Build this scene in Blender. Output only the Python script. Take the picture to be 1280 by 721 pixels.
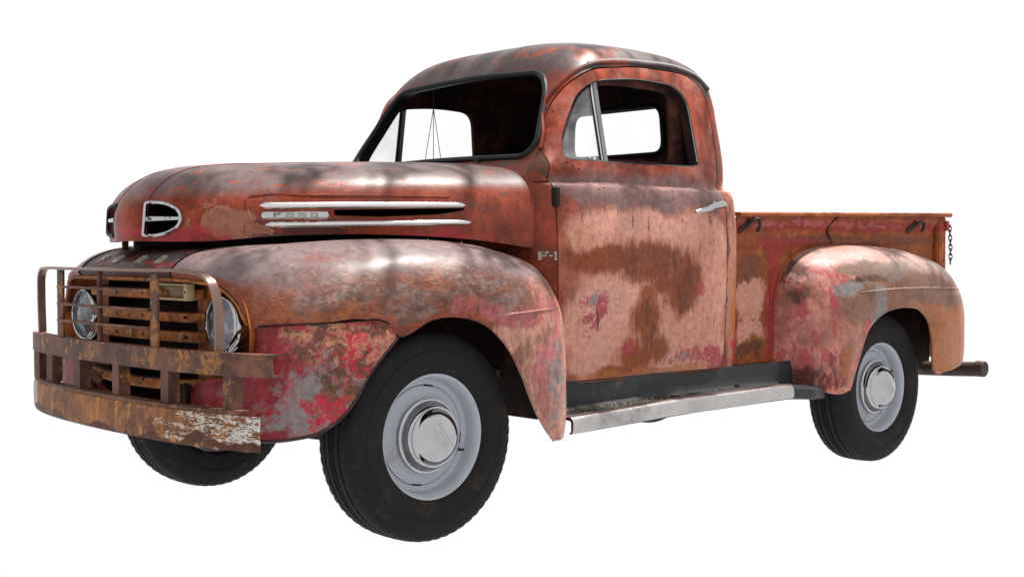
import bpy, bmesh, math, random
import numpy as np
from mathutils import Vector, Matrix
from mathutils.bvhtree import BVHTree

random.seed(4)
for o in list(bpy.data.objects):
    bpy.data.objects.remove(o)
SC = bpy.context.scene
COL = SC.collection
PI = math.pi

# ------------------------------------------------------------------ camera, world, sun, exposure
cd = bpy.data.cameras.new('camera')
cam = bpy.data.objects.new('camera', cd)
COL.objects.link(cam)
cd.sensor_width = 36.0
cd.lens = 45.895
cd.clip_start = 0.05
cd.clip_end = 500
cam.location = (-2.9051, -4.4186, 1.0195)
cam.rotation_euler = (math.radians(90 - 1.5966), 0, math.radians(-42.495))
SC.camera = cam

world = bpy.data.worlds.new('World')
SC.world = world
world.use_nodes = True
bg = world.node_tree.nodes['Background']
bg.inputs[0].default_value = (1, 1, 1, 1)
bg.inputs[1].default_value = 0.53

sd = bpy.data.lights.new('sun', 'SUN')
sun = bpy.data.objects.new('sun', sd)
COL.objects.link(sun)
sd.energy = 5.0
sd.angle = math.radians(0.53)
sd.color = (1.0, 0.955, 0.89)
sun.rotation_euler = Vector((0.38, -0.06, 0.92)).to_track_quat('Z', 'Y').to_euler()
sun.location = (3, 2, 8)

vs = SC.view_settings
vs.view_transform = 'Standard'
vs.look = 'None'
vs.exposure = 0.92
vs.gamma = 1.0

# ------------------------------------------------------------------ materials
def nt_new(name):
    m = bpy.data.materials.new(name)
    m.use_nodes = True
    return m, m.node_tree, m.node_tree.nodes['Principled BSDF']

class NB:
    """small helper that wires shader nodes"""
    def __init__(self, nt):
        self.nt = nt
        self.coord = nt.nodes.new('ShaderNodeTexCoord').outputs['Object']
    def n(self, t, **kw):
        x = self.nt.nodes.new(t)
        for k, v in kw.items():
            setattr(x, k, v)
        return x
    def link(self, a, b):
        self.nt.links.new(a, b)
    def put(self, sock, v):
        if isinstance(v, bpy.types.NodeSocket):
            self.link(v, sock)
        else:
            sock.default_value = v
    def math(self, op, a, b=0.0, clamp=False):
        x = self.n('ShaderNodeMath', operation=op, use_clamp=clamp)
        self.put(x.inputs[0], a); self.put(x.inputs[1], b)
        return x.outputs[0]
    def vec(self, op, a, b=(0, 0, 0)):
        x = self.n('ShaderNodeVectorMath', operation=op)
        self.put(x.inputs[0], a); self.put(x.inputs[1], b)
        return x.outputs['Value'] if op == 'LENGTH' else x.outputs[0]
    def noise(self, scale, detail=6, rough=0.6, stretch=(1, 1, 1), off=(0, 0, 0), dist=0.0, vec=None, color=False):
        v = self.vec('MULTIPLY_ADD', vec or self.coord, stretch)
        v.node.inputs[2].default_value = off
        x = self.n('ShaderNodeTexNoise')
        self.link(v, x.inputs['Vector'])
        x.inputs['Scale'].default_value = scale
        x.inputs['Detail'].default_value = detail
        x.inputs['Roughness'].default_value = rough
        x.inputs['Distortion'].default_value = dist
        return x.outputs['Color' if color else 'Fac']
    def ramp(self, v, lo, hi, smooth=True):
        x = self.n('ShaderNodeMapRange')
        x.interpolation_type = 'SMOOTHSTEP' if smooth else 'LINEAR'
        self.put(x.inputs[0], v)
        x.inputs[1].default_value = lo; x.inputs[2].default_value = hi
        return x.outputs[0]
    def mix(self, f, a, b):
        x = self.n('ShaderNodeMix', data_type='RGBA')
        self.put(x.inputs[0], f)
        for s, v in ((x.inputs[6], a), (x.inputs[7], b)):
            self.put(s, v if isinstance(v, bpy.types.NodeSocket) else (v[0], v[1], v[2], 1))
        return x.outputs[2]

RUST = (.235, .039, .0175)
RUSTD = (.150, .030, .016)
PURP = (.058, .034, .035)
PINK = (.54, .265, .200)
CRIM = (.40, .030, .050)
GREY = (.17, .155, .165)
ORAN = (.34, .11, .028)
DARK = (.022, .014, .012)

def patina(name, base, layers, rough=0.45, spec=0.07, coat=0.0, bump=0.25, mott=0.35, off=(0, 0, 0), wobble=.22, grime=1.0):
    """worn paint: a mottled base colour and worn-through layers, each a set of ragged patches in object space.
    layer: c colour, b list of (x, z, rx, rz[, y, ry]) patches or None, a noise amplitude, s noise scale, o offset,
    w edge softness, st stretch, up (lo, hi) limits to upward faces (oxide; on fenders also painted glare), k strength"""
    m, nt, bs = nt_new(name)
    B = NB(nt)
    wob = B.vec('SUBTRACT', B.noise(4.5, 3, .55, off=off, color=True), (.5, .5, .5))
    wob2 = B.vec('MULTIPLY', wob, (wobble, wobble, wobble))
    P = B.vec('ADD', B.coord, wob2)
    n1 = B.noise(9, 8, .68, off=off)
    n2 = B.noise(38, 6, .7, off=off)
    dk = tuple(c * .55 for c in base)
    lt = tuple(min(1, c * 1.35) for c in base)
    col = B.mix(B.ramp(n1, .35, .68), dk, lt)
    col = B.mix(B.math('MULTIPLY', B.ramp(n2, .5, .72), mott), col, dk)
    n3 = B.noise(85, 4, .75, off=off)
    scr = B.noise(30, 5, .7, stretch=(.35, .35, 2.6), off=off, dist=1.2)
    col = B.mix(B.math('MULTIPLY', B.ramp(scr, .58, .74), .45), col, lt)
    geo = B.n('ShaderNodeNewGeometry')
    sep = B.n('ShaderNodeSeparateXYZ'); B.link(geo.outputs['Normal'], sep.inputs[0])
    edge = None
    for i, L in enumerate(layers):
        raw = None
        for bb in L.get('b') or []:
            x, z, rx, rz = bb[:4]
            y, ry = bb[4:6] if len(bb) > 4 else (0, 50)
            d = B.vec('DIVIDE', B.vec('SUBTRACT', P, (x, y, z)), (rx, ry, rz))
            s = B.math('SUBTRACT', 1.0, B.vec('LENGTH', d))
            raw = s if raw is None else B.math('MAXIMUM', raw, s)
        nz = B.noise(L.get('s', 14), L.get('d', 7), L.get('r', .65), L.get('st', (1, 1, 1)), off=(off[0] + i * 3.7, i * 1.3, i * 2.1), dist=L.get('ds', 0.0))
        nf = B.noise(L.get('s', 14)*4.2, 5, .65, L.get('st', (1, 1, 1)), off=(i * 1.7, off[1] + i, i * 3.1))
        fw = L.get('f', .4)
        nz = B.math('ADD', B.math('MULTIPLY', nz, .95), B.math('MULTIPLY', nf, fw))
        v = B.math('MULTIPLY', B.math('SUBTRACT', nz, .475+fw*.5), L.get('a', 1.2) * 1.25)
        v = B.math('ADD', v, L.get('o', 0.0))
        if raw is not None:
            v = B.math('ADD', v, B.math('MINIMUM', raw, L.get('cap', .30)))
        w = L.get('w', .06)
        mk = B.ramp(v, -w, w)
        if 'up' in L:
            t = B.math('ADD', sep.outputs[2], B.math('MULTIPLY', B.math('SUBTRACT', n1, .5), L.get('un', .5)))
            mk = B.math('MULTIPLY', mk, B.ramp(t, *L['up']))
        if L.get('k', 1) != 1:
            mk = B.math('MULTIPLY', mk, L['k'])
        c = L['c']
        cc = B.mix(B.ramp(B.math('ADD', B.math('MULTIPLY', n2, .6), B.math('MULTIPLY', n3, .4)), .38, .62), tuple(q * .74 for q in c), tuple(min(1, q * 1.14) for q in c))
        col = B.mix(mk, col, cc)
        edge = mk if edge is None else B.math('ADD', edge, mk)
    stn = B.ramp(B.noise(16, 6, .7, stretch=(2.2, 2.2, .22), off=(off[2], off[0], 3)), .52, .72)
    drk = B.n('ShaderNodeMix', data_type='RGBA', blend_type='MULTIPLY')
    B.put(drk.inputs[0], B.math('MULTIPLY', stn, .34*grime)); B.link(col, drk.inputs[6]); drk.inputs[7].default_value = (.50, .34, .28, 1)
    grn = B.n('ShaderNodeMix', data_type='RGBA', blend_type='MULTIPLY')
    B.put(grn.inputs[0], B.math('MULTIPLY', B.ramp(n3, .46, .64), .30*grime)); B.link(drk.outputs[2], grn.inputs[6]); grn.inputs[7].default_value = (.52, .42, .38, 1)
    col = grn.outputs[2]
    chip = B.ramp(B.noise(62, 4, .7, off=(off[1], 5, off[2]), dist=.6), .655, .69)
    col = B.mix(B.math('MULTIPLY', chip, .45*grime), col, (.075, .030, .018))
    chip2 = B.ramp(B.noise(70, 4, .7, off=(7, off[0], off[2]), dist=.6), .67, .70)
    col = B.mix(B.math('MULTIPLY', chip2, .35*grime), col, (.42, .22, .15))
    # fine dark pits and scratches
    pit = B.ramp(B.noise(120, 3, .6, off=off), .70, .78)
    pit2 = B.math('MULTIPLY', pit, B.ramp(n1, .45, .6))
    col = B.mix(B.math('MULTIPLY', pit2, .7), col, (.035, .014, .01))
    B.link(col, bs.inputs['Base Color'])
    bs.inputs['Specular IOR Level'].default_value = spec
    r = B.math('ADD', rough - .12, B.math('MULTIPLY', n1, .26))
    B.link(r, bs.inputs['Roughness'])
    B.link(B.math('MULTIPLY', B.ramp(B.noise(3.5, 5, .6, off=off), .30, .66), coat * 1.25, True), bs.inputs['Coat Weight'])
    bs.inputs['Coat Roughness'].default_value = .40
    bs.inputs['Coat IOR'].default_value = 1.30
    h = B.math('ADD', B.math('MULTIPLY', n2, .35), B.math('MULTIPLY', B.noise(3.2, 2, .5, off=off), 2.2))
    if edge is not None:
        h = B.math('ADD', h, B.math('MULTIPLY', edge, -.5))
    h = B.math('ADD', h, B.math('MULTIPLY', pit2, -.8))
    bp = B.n('ShaderNodeBump')
    bp.inputs['Strength'].default_value = bump
    bp.inputs['Distance'].default_value = .004
    B.link(h, bp.inputs['Height'])
    B.link(bp.outputs[0], bs.inputs['Normal'])
    return m

def simple(name, col, rough=.5, metal=0.0, spec=.3, var=.3, scale=20, bump=.1, c2=None, thr=(.5, .65)):
    m, nt, bs = nt_new(name)
    B = NB(nt)
    n = B.noise(scale, 6, .65)
    a = B.mix(n, tuple(c * (1 - var) for c in col), tuple(min(1, c * (1 + var)) for c in col))
    if c2:
        a = B.mix(B.ramp(B.noise(scale * .6, 8, .7, off=(4, 2, 1)), *thr), a, c2)
    B.link(a, bs.inputs['Base Color'])
    bs.inputs['Metallic'].default_value = metal
    bs.inputs['Specular IOR Level'].default_value = spec
    B.link(B.math('ADD', rough - .08, B.math('MULTIPLY', n, .16)), bs.inputs['Roughness'])
    if bump:
        bp = B.n('ShaderNodeBump')
        bp.inputs['Strength'].default_value = bump
        bp.inputs['Distance'].default_value = .003
        B.link(B.noise(scale * 2.5, 5, .7), bp.inputs['Height'])
        B.link(bp.outputs[0], bs.inputs['Normal'])
    return m

def glassmat(name, haze=.03, hazecol=(.6, .62, .63), gloss=0.0, rough=.05):
    """clear pane, its sheen painted in as a thin diffuse film of dust and, where wanted, a mirror share"""
    m = bpy.data.materials.new(name); m.use_nodes = True
    nt = m.node_tree; nt.nodes.remove(nt.nodes['Principled BSDF'])
    out = nt.nodes['Material Output']
    B = NB(nt)
    t = nt.nodes.new('ShaderNodeBsdfTransparent')
    d = nt.nodes.new('ShaderNodeBsdfDiffuse'); d.inputs[0].default_value = (*hazecol, 1)
    x = nt.nodes.new('ShaderNodeMixShader')
    f = B.math('MULTIPLY', B.ramp(B.noise(5, 5, .6), .2, .8), haze)
    nt.links.new(f, x.inputs[0]); nt.links.new(t.outputs[0], x.inputs[1]); nt.links.new(d.outputs[0], x.inputs[2])
    res = x
    if gloss:
        g = nt.nodes.new('ShaderNodeBsdfGlossy'); g.inputs['Roughness'].default_value = rough
        y = nt.nodes.new('ShaderNodeMixShader')
        fr = nt.nodes.new('ShaderNodeFresnel'); fr.inputs[0].default_value = gloss
        nt.links.new(fr.outputs[0], y.inputs[0]); nt.links.new(x.outputs[0], y.inputs[1]); nt.links.new(g.outputs[0], y.inputs[2])
        res = y
    nt.links.new(res.outputs[0], out.inputs[0])
    return m

def clearglass(name, tint=.985):
    """clean pane: lets the view through, a little darker where it is dusty"""
    m = bpy.data.materials.new(name); m.use_nodes = True
    nt = m.node_tree; nt.nodes.remove(nt.nodes['Principled BSDF'])
    B = NB(nt)
    t = nt.nodes.new('ShaderNodeBsdfTransparent')
    nt.links.new(B.mix(B.ramp(B.noise(5, 5, .6), .35, .7), (1, 1, 1), (tint, tint, tint)), t.inputs[0])
    nt.links.new(t.outputs[0], nt.nodes['Material Output'].inputs[0])
    return m

STREAK = (3.0, 3.0, .35)
M = {}
BRN = (.095, .042, .026)
TOP = dict(c=(.105, .070, .070), a=1.3, s=7, o=.28, w=.22, up=(.36, .76), un=.45)
M['hood'] = patina('hood_paint', RUST, [
    dict(c=RUSTD, a=1.8, s=6, o=-.14, w=.25, k=.8),
    dict(c=(.10, .035, .03), a=2.0, s=16, o=-.30, w=.14, k=.8),
    TOP,
    dict(c=(.27, .05, .02), a=2.4, s=13, o=-.34, w=.08, st=(.4, 1, 3), up=(.15, .5)),
    dict(c=(.30, .12, .075), b=[(-.53, 1.115, .10, .05)], a=2.2, s=12, w=.12, cap=.45, ds=1.0),
    dict(c=CRIM, b=[(-.35, 1.060, .4, .028), (.22, 1.076, .2, .03), (-.7, 1.072, .12, .025)], a=2.2, s=18, w=.2, k=.6),
    dict(c=(.04, .02, .018), b=[(-.33, 1.08, .16, .03)], a=2.0, s=16, w=.12, k=.8),
    dict(c=(.34, .13, .08), a=2.2, s=20, o=-.62, w=.05, k=.6),
], coat=.8)
M['cab'] = patina('cab_paint', RUST, [
    dict(c=RUSTD, a=1.8, s=6, o=-.16, w=.25, k=.8),
    dict(c=PURP, a=2.0, s=16, o=-.34, w=.12, k=.7),
    dict(c=(.085, .060, .060), b=[(1.2, 2.0, 1.3, .25)], a=1.4, s=6, w=.25, o=.06, cap=.45),
    dict(c=(.24, .048, .02), b=[(1.12, 1.85, .16, .05)], a=2.4, s=9, w=.14, k=.85),
    dict(c=(.38, .165, .105), b=[(1.83, .85, .09, .45)], a=1.6, s=12, w=.16, st=(2, 2, .5), k=.85, cap=.5),
    dict(c=ORAN, b=[(1.86, .75, .05, .3)], a=1.6, s=10, w=.14),
    dict(c=CRIM, b=[(1.85, .55, .06, .08)], a=2.0, s=16, w=.1),
    dict(c=BRN, b=[(.70, 1.36, .05, .05), (1.74, 1.2, .02, .4)], a=2.4, s=22, w=.1),
], off=(5, 0, 0), coat=.7)
M['door'] = patina('door_paint', RUST, [
    dict(c=RUSTD, a=1.6, s=6, o=-.14, w=.3, k=.8),
    dict(c=(.15, .10, .098), b=[(1.2, 1.268, .80, .070)], a=1.5, s=6, w=.4, k=.9, cap=.4),
    dict(c=PINK, b=[(.96, 1.09, .22, .105), (1.22, 1.105, .32, .095), (1.53, 1.06, .21, .15), (1.52, .80, .23, .32), (1.18, .76, .40, .27), (.95, .72, .22, .25),
                    (1.48, .60, .26, .12), (.99, .58, .26, .085)], a=.55, s=9, w=.20, st=(1.6, 1, .7), cap=.6, f=.45),
    dict(c=(.50, .25, .21), a=1.8, s=8, o=-.15, w=.4, k=.4),
    dict(c=(.42, .135, .06), b=[(1.32, .79, .17, .14), (1.53, .70, .18, .14), (1.12, .60, .13, .14), (.79, 1.02, .12, .16), (1.2, 1.0, .45, .1), (1.62, .95, .12, .2)], a=1.5, s=11, st=(2.0, 1, .4), w=.55, o=-.26, k=.55, f=.4),
    dict(c=(.21, .055, .025), b=[(.97, .985, .26, .055), (1.23, .975, .25, .088), (1.43, .89, .12, .13), (1.33, .885, .09, .05)], a=1.25, s=11, st=(1.8, 1, .5), w=.30, cap=.6, f=.5),
    dict(c=(.24, .068, .028), b=[(1.215, .73, .08, .11), (1.16, .58, .13, .07), (1.29, .61, .08, .06), (1.22, .83, .05, .06), (1.03, .52, .14, .03)], a=1.25, s=11, st=(1.8, 1, .5), w=.36, cap=.6, f=.5),
    dict(c=(.11, .032, .018), b=[(1.24, .975, .2, .07), (1.22, .70, .06, .1), (1.44, .86, .06, .12)], a=2.4, s=18, st=(2.0, 1, .4), o=-.20, w=.35, k=.75, f=.6),
    dict(c=(.15, .042, .02), b=[(1.2, 1.16, .5, .06), (1.62, .95, .12, .3)], a=3.2, s=18, o=-.72, st=(2.2, 2.2, .4), w=.12, k=.8),
    dict(c=(.34, .055, .068), b=[(.845, .745, .055, .050), (.93, .80, .035, .055), (.87, .835, .05, .026), (1.53, .575, .14, .04), (1.66, .55, .07, .05), (1.12, .605, .045, .04), (1.56, .86, .05, .025)], a=3.0, s=20, w=.12, o=-.14, k=.9, f=.7, cap=.4),
    dict(c=(.23, .20, .20), b=[(.88, .832, .030, .026), (1.48, .575, .06, .02)], a=2.2, s=22, w=.1, o=-.10, k=.9, f=.7),
    dict(c=(.07, .026, .014), b=[(.895, .755, .007, .045)], a=.6, s=22, w=.15),
    dict(c=(.10, .034, .018), b=[(1.60, .92, .12, .16), (1.55, .84, .1, .08), (1.0, .95, .08, .06)], a=3.4, s=20, o=-.95, w=.08, st=(1, 1, .7)),
    dict(c=ORAN, b=[(.9, .512, .2, .022), (1.4, .516, .25, .022)], a=1.8, s=14, w=.3, k=.7),
], off=(9, 1, 0), coat=.5, wobble=.09, grime=.6)
M['fender'] = patina('front_fender_paint', (.175, .050, .030), [
    dict(c=(.20, .040, .018), b=[(-.6, .88, .3, .18), (.1, .80, .6, .05)], a=1.8, s=7, w=.35, k=.85),
    dict(c=(.165, .120, .122), a=1.4, s=6, o=.25, w=.3, up=(.26, .70), un=.35),  # chalky purple oxide, lightened to carry part of the sun glare
    dict(c=(.085, .050, .048), a=2.2, s=9, o=-.28, w=.3, up=(.05, .4), un=.6, k=.8),
    dict(c=(.32, .105, .05), b=[(-.05, .85, .5, .07), (-.45, .83, .2, .05)], a=2.6, s=16, w=.42, o=-.22, k=.8, st=(.6, 1, 1.6), f=.6),
    dict(c=(.21, .185, .18), b=[(-.22, .862, .27, .065), (-.47, .86, .09, .05), (.10, .88, .28, .05)], a=2.6, s=15, o=-.20, w=.42, k=.7, st=(.6, 1, 1.5), f=.6),
    dict(c=(.11, .048, .034), b=[(.0, .87, .6, .1)], a=2.6, s=17, o=-.26, w=.42, k=.8, st=(.7, 1, 1.3), f=.6, ds=.8),
    dict(c=(.33, .10, .028), b=[(-.56, .83, .13, .045), (-.40, .80, .2, .02)], a=3.0, s=24, st=(1, 1, 2), w=.35, o=-.34, ds=.8, f=.7, k=.75),
    dict(c=(.48, .23, .165), b=[(.50, .58, .19, .28), (.37, .74, .15, .06), (.52, .42, .1, .14)], a=1.4, s=10, st=(1.5, 1.5, .7), w=.35, cap=.55, f=.5),
    dict(c=(.40, .105, .115), b=[(.22, .82, .20, .045), (.42, .82, .16, .045), (.47, .58, .10, .28)], a=2.4, s=12, st=(1.5, 1, .6), o=-.18, w=.35, k=.9, f=.5),
    dict(c=(.20, .18, .185), b=[(.54, .50, .1, .2), (.2, .83, .07, .03), (.45, .7, .12, .08)], a=2.4, s=11, o=-.40, w=.35, f=.5),
    dict(c=(.17, .08, .05), b=[(.43, .60, .15, .24), (.35, .85, .2, .05)], a=2.4, s=13, o=-.42, st=(1.4, 1, .6), w=.4, ds=1.0, f=.5, k=.8),
    dict(c=(.30, .05, .022), b=[(.03, .786, .3, .008)], a=.8, s=12, w=.5, k=.6),
], off=(2, 7, 1), coat=1.2, rough=.45, grime=.9)
M['valance'] = patina('front_valance_paint', (.27, .030, .038), [
    dict(c=(.40, .12, .13), a=2.4, s=11, o=-.24, w=.25, k=.7, st=(1, 1, .7), ds=1.0, f=.6),
    dict(c=(.22, .18, .18), b=[(-.44, .52, .18, .15), (-.30, .62, .08, .1), (-.62, .43, .1, .03)], a=2.4, s=11, w=.34, o=-.14, cap=.3, f=.6),
    dict(c=(.46, .21, .13), b=[(-.34, .70, .15, .09), (-.42, .745, .17, .03)], a=2.4, s=13, w=.34, k=.9, ds=1.2, o=-.06, f=.6),
    dict(c=(.12, .055, .034), b=[(-.40, .775, .36, .022), (-.42, .60, .09, .12), (-.5, .72, .08, .08), (-.33, .58, .1, .14)], a=2.8, s=15, w=.32, o=-.28, ds=1.2, f=.6),
    dict(c=(.22, .09, .035), b=[(-.38, .49, .13, .05)], a=2.6, s=18, w=.2, o=-.10, f=.6),
    dict(c=CRIM, b=[(-.32, .67, .14, .1), (-.45, .48, .1, .06)], a=2.8, s=15, o=-.36, w=.26, f=.6),
    dict(c=(.07, .010, .015), b=[(-.72, .5, .2, .1, 0, .34)], a=1.5, s=8, w=.25),
], off=(1, 2, 8), coat=.4, rough=.40)
M['bed'] = patina('bed_paint', (.29, .082, .030), [
    dict(c=(.27, .075, .034), a=1.9, s=6, o=-.05, w=.25),
    dict(c=(.16, .06, .04), b=[(2.05, .93, .12, .07), (3.0, 1.07, .7, .03)], a=1.8, s=9, w=.2, k=.8),
    dict(c=PINK, b=[(2.07, .79, .13, .10), (2.06, .64, .13, .08)], a=1.2, s=12, w=.14, st=(1.8, 1, .6), k=.9, cap=.5),
    dict(c=(.30, .035, .042), b=[(2.9, 1.155, 1.4, .030), (2.25, .95, .05, .2), (2.215, .66, .035, .16), (2.3, 1.06, .25, .03), (1.94, .62, .03, .1)], a=2.0, s=12, w=.25, k=.75),
    dict(c=(.38, .13, .11), b=[(2.6, 1.16, .8, .018)], a=2.8, s=20, w=.12, o=-.1, k=.8),
    dict(c=(.26, .085, .03), b=[(2.09, .57, .12, .06)], a=1.8, s=13, w=.25),
    dict(c=BRN, b=[(2.09, .56, .10, .05)], a=2.6, s=18, w=.14, k=.8),
], off=(4, 4, 4), rough=.5, wobble=.12, grime=.7)
M['rear_fender'] = patina('rear_fender_paint', (.46, .190, .150), [
    dict(c=(.36, .14, .09), a=1.8, s=6, o=-.16, w=.3, k=.8, st=(1.4, 1, .7)),
    dict(c=(.23, .088, .045), b=[(3.25, .72, .66, .27), (2.95, .87, .34, .1)], a=.9, s=7, w=.24, cap=.6),
    dict(c=(.34, .11, .036), b=[(3.38, .55, .22, .19), (3.15, .72, .2, .07)], a=1.8, s=12, st=(2, 1, .4), w=.3),
    dict(c=(.12, .062, .048), b=[(3.2, .90, .5, .07), (3.3, .78, .4, .04)], a=2.0, s=8, st=(2.0, 1, .5), w=.3, k=.7, o=-.1),
    dict(c=(.34, .25, .23), a=1.6, s=8, o=.2, w=.3, up=(.30, .70), un=.4, k=.8),  # chalky top, paled so that glare on the crown sits in the colour
    dict(c=(.38, .065, .072), b=[(2.27, .66, .06, .32), (2.36, .46, .12, .12), (2.42, .77, .07, .14), (2.62, .72, .04, .14), (2.6, .93, .3, .04)], a=2.8, s=12, st=(1.5, 1, .6), o=-.24, w=.16, k=.9, ds=.6),
    dict(c=(.16, .115, .09), b=[(2.55, .80, .12, .12), (2.75, .94, .28, .05)], a=.9, s=9, w=.14, cap=.5, k=.9),
    dict(c=(.21, .095, .058), b=[(2.54, .76, .09, .09)], a=2.0, s=13, w=.2, k=.85),
    dict(c=(.21, .19, .19), b=[(2.72, .78, .06, .09), (2.66, .70, .04, .05), (2.5, .86, .08, .03)], a=1.8, s=12, w=.16, k=.9),
    dict(c=(.06, .03, .022), b=[(2.32, .95, .06, .08), (2.42, .46, .05, .1), (2.3, .40, .14, .05), (2.62, .89, .14, .02), (2.29, .85, .04, .12)], a=2.2, s=11, o=-.14, w=.3, st=(1.3, 1, .7), k=.85),
    dict(c=ORAN, b=[(2.46, .50, .03, .09)], a=1.6, s=16, w=.2, k=.7),
], off=(3, 1, 3), coat=1.2, rough=.45, wobble=.14, grime=.7)
M['front_panel'] = patina('front_panel_paint', (.10, .034, .024), [
    dict(c=PURP, a=1.6, s=9, o=.1, w=.2, k=.8),
    dict(c=(.12, .11, .12), b=[(-.74, .99, .3, .06, -.24, .16)], a=2.6, s=12, w=.14, k=.75, o=-.1),
    dict(c=(.24, .075, .07), b=[(-.66, 1.02, .12, .03)], a=2.8, s=14, o=-.35, w=.12, k=.7),
    dict(c=CRIM, b=[(-.77, .945, .1, .012, -.3, .16)], a=1.8, s=16, w=.2, k=.6),
], off=(6, 2, 0), rough=.42, coat=.3)
M['grille'] = patina('grille_bar_rust', (.34, .115, .03), [
    dict(c=(.10, .03, .016), a=2.0, s=9, o=-.20, w=.2),
    dict(c=(.50, .26, .10), a=2.0, s=13, o=-.28, w=.12),
    dict(c=(.045, .018, .014), a=1.0, s=9, o=.2, w=.2, up=(.3, .8)),
], off=(1, 1, 5), rough=.55, spec=.15)
M['grille_shell'] = patina('grille_shell_paint', (.36, .105, .028), [
    dict(c=(.17, .042, .02), a=1.7, s=6, o=-.15, w=.25),
], off=(1, 6, 5), rough=.5, spec=.15)
M['steel'] = patina('rusty_guard_steel', (.155, .068, .044), [
    dict(c=(.075, .036, .028), a=1.7, s=7, o=0, w=.25),
    dict(c=(.36, .15, .042), a=2.0, s=11, o=-.33, w=.12),
    dict(c=(.30, .13, .04), b=[(-.8, .70, .3, .3, -.62, .16), (-.8, .80, .3, .16, -.37, .05)], a=2.0, s=16, o=-.34, w=.1, k=.9),
    dict(c=(.5, .4, .25), a=1.8, s=34, o=-.40, w=.06, k=.5),
], off=(8, 2, 2), rough=.55, spec=.2, bump=.4)
M['bumper'] = patina('rusty_bumper_steel', (.27, .105, .036), [
    dict(c=(.11, .045, .026), a=1.8, s=8, o=-.10, w=.25, st=(1, 1, .7)),
    dict(c=(.44, .20, .055), a=1.8, s=12, o=-.18, w=.14, st=(1.6, 1.6, .6)),
    dict(c=(.58, .56, .54), b=[(-.75, .46, .3, .14, -.86, .085)], a=3.6, s=30, st=(1, .42, 2.0), w=.08, o=-.10, cap=.22, f=.8),
    dict(c=(.55, .48, .40), b=[(-.8, .45, .3, .08, -.66, .20)], a=3.6, s=30, st=(1, .42, 2.0), w=.08, o=-.46, f=.8),
    dict(c=(.36, .33, .31), b=[(-.78, .47, .3, .09, .74, .10)], a=1.5, s=20, w=.1, o=.0),
    dict(c=(.09, .03, .016), b=[(-.8, .395, .6, .02)], a=1.0, s=12, w=.25),
], off=(8, 5, 2), rough=.55, spec=.2, bump=.5)
M['hoop'] = simple('brown_steel_strap', (.20, .125, .10), .32, metal=.55, spec=.4, scale=14, var=.35, c2=(.26, .13, .045), thr=(.55, .72), bump=.2)
M['primer_liner'] = patina('red_brown_liner', (.075, .026, .019), [dict(c=(.012, .008, .008), a=1.5, s=4, o=.05, w=.25)], rough=.75, spec=.08)
M['under'] = simple('shaded_underbody_grime', (.016, .010, .008), .8, spec=.08, c2=(.045, .02, .010), var=.4, scale=9)  # grimy brown, its darkness standing in for shade under the body
M['black'] = simple('black_void', (.006, .005, .005), .8, spec=.05, bump=0)
M['rubber'] = simple('window_rubber', (.008, .009, .011), .5, spec=.2, scale=30)
M['tyre'] = simple('tyre_rubber', (.0105, .0105, .011), .68, spec=.14, scale=24, var=.35, c2=(.032, .022, .015), thr=(.52, .72), bump=.3)
M['wheel'] = simple('wheel_grey_paint', (.38, .40, .44), .40, spec=.3, scale=10, var=.12, c2=(.24, .20, .17), thr=(.58, .80), bump=.06)
M['chrome'] = simple('aged_chrome', (.43, .43, .44), .06, metal=1, scale=10, var=.28, bump=.09, c2=(.30, .25, .20), thr=(.58, .75))
M['trim'] = simple('stainless_trim', (.60, .60, .58), .2, metal=1, scale=16, var=.15, bump=.04, c2=(.52, .42, .26), thr=(.6, .8))
M['alu'] = simple('scuffed_running_board_trim', (.46, .44, .43), .24, metal=1, scale=5, var=.35, bump=.25, c2=(.12, .10, .105), thr=(.47, .75))
M['board'] = simple('black_running_board', (.014, .016, .020), .42, spec=.25, scale=12, var=.6, c2=(.055, .038, .028), thr=(.54, .72), bump=.5)
M['letter'] = simple('cream_letter', (.33, .31, .25), .4, spec=.3, scale=60, var=.2, c2=(.14, .11, .08), thr=(.5, .65))
M['lampframe'] = simple('tan_lamp_frame', (.40, .29, .15), .5, spec=.2, scale=40)
M['amber'] = simple('dusty_lamp_glass', (.17, .10, .035), .35, spec=.3, scale=30)
M['reflector'] = simple('headlight_reflector', (.62, .64, .68), .22, metal=1, scale=12, var=.25, bump=.1)
M['lens'] = glassmat('headlight_glass', .55, (.70, .76, .88), 1.45, .06)  # bluish white film painted in to brighten the lens
M['glass'] = clearglass('window_glass')
M['ventglass'] = glassmat('vent_glass', .18, (.72, .75, .78))  # pale film stands in for the reflection on the pane
M['ventframe'] = simple('grey_vent_frame', (.20, .20, .21), .4, metal=.6, scale=30)
M['dark_paint'] = simple('interior_dark', (.022, .014, .012), .6, spec=.15, scale=8, c2=(.05, .018, .012))
M['seat'] = simple('seat_vinyl', (.030, .022, .018), .6, spec=.2, scale=18)
M['rubbed'] = simple('dark_pipe', (.035, .020, .016), .5, spec=.25, scale=14, c2=(.16, .10, .07), thr=(.55, .7), bump=.2)
M['chain'] = simple('rusty_chain', (.045, .040, .036), .5, metal=.4, scale=40)
M['cord'] = simple('dark_cord', (.05, .045, .04), .7, bump=0)
M['grey_frame'] = simple('grey_chassis_paint', (.13, .11, .09), .6, spec=.15, scale=10, c2=(.035, .02, .014), thr=(.45, .6))
M['litter'] = simple('dry_leaf_litter', (.20, .16, .10), .7, scale=60, var=.5)
M['ridge'] = simple('dull_red_edge', (.17, .022, .022), .45, scale=12, var=.5, c2=(.06, .03, .03))
M['red_seal'] = simple('crimson_edge_paint', CRIM, .45, scale=20)

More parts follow.
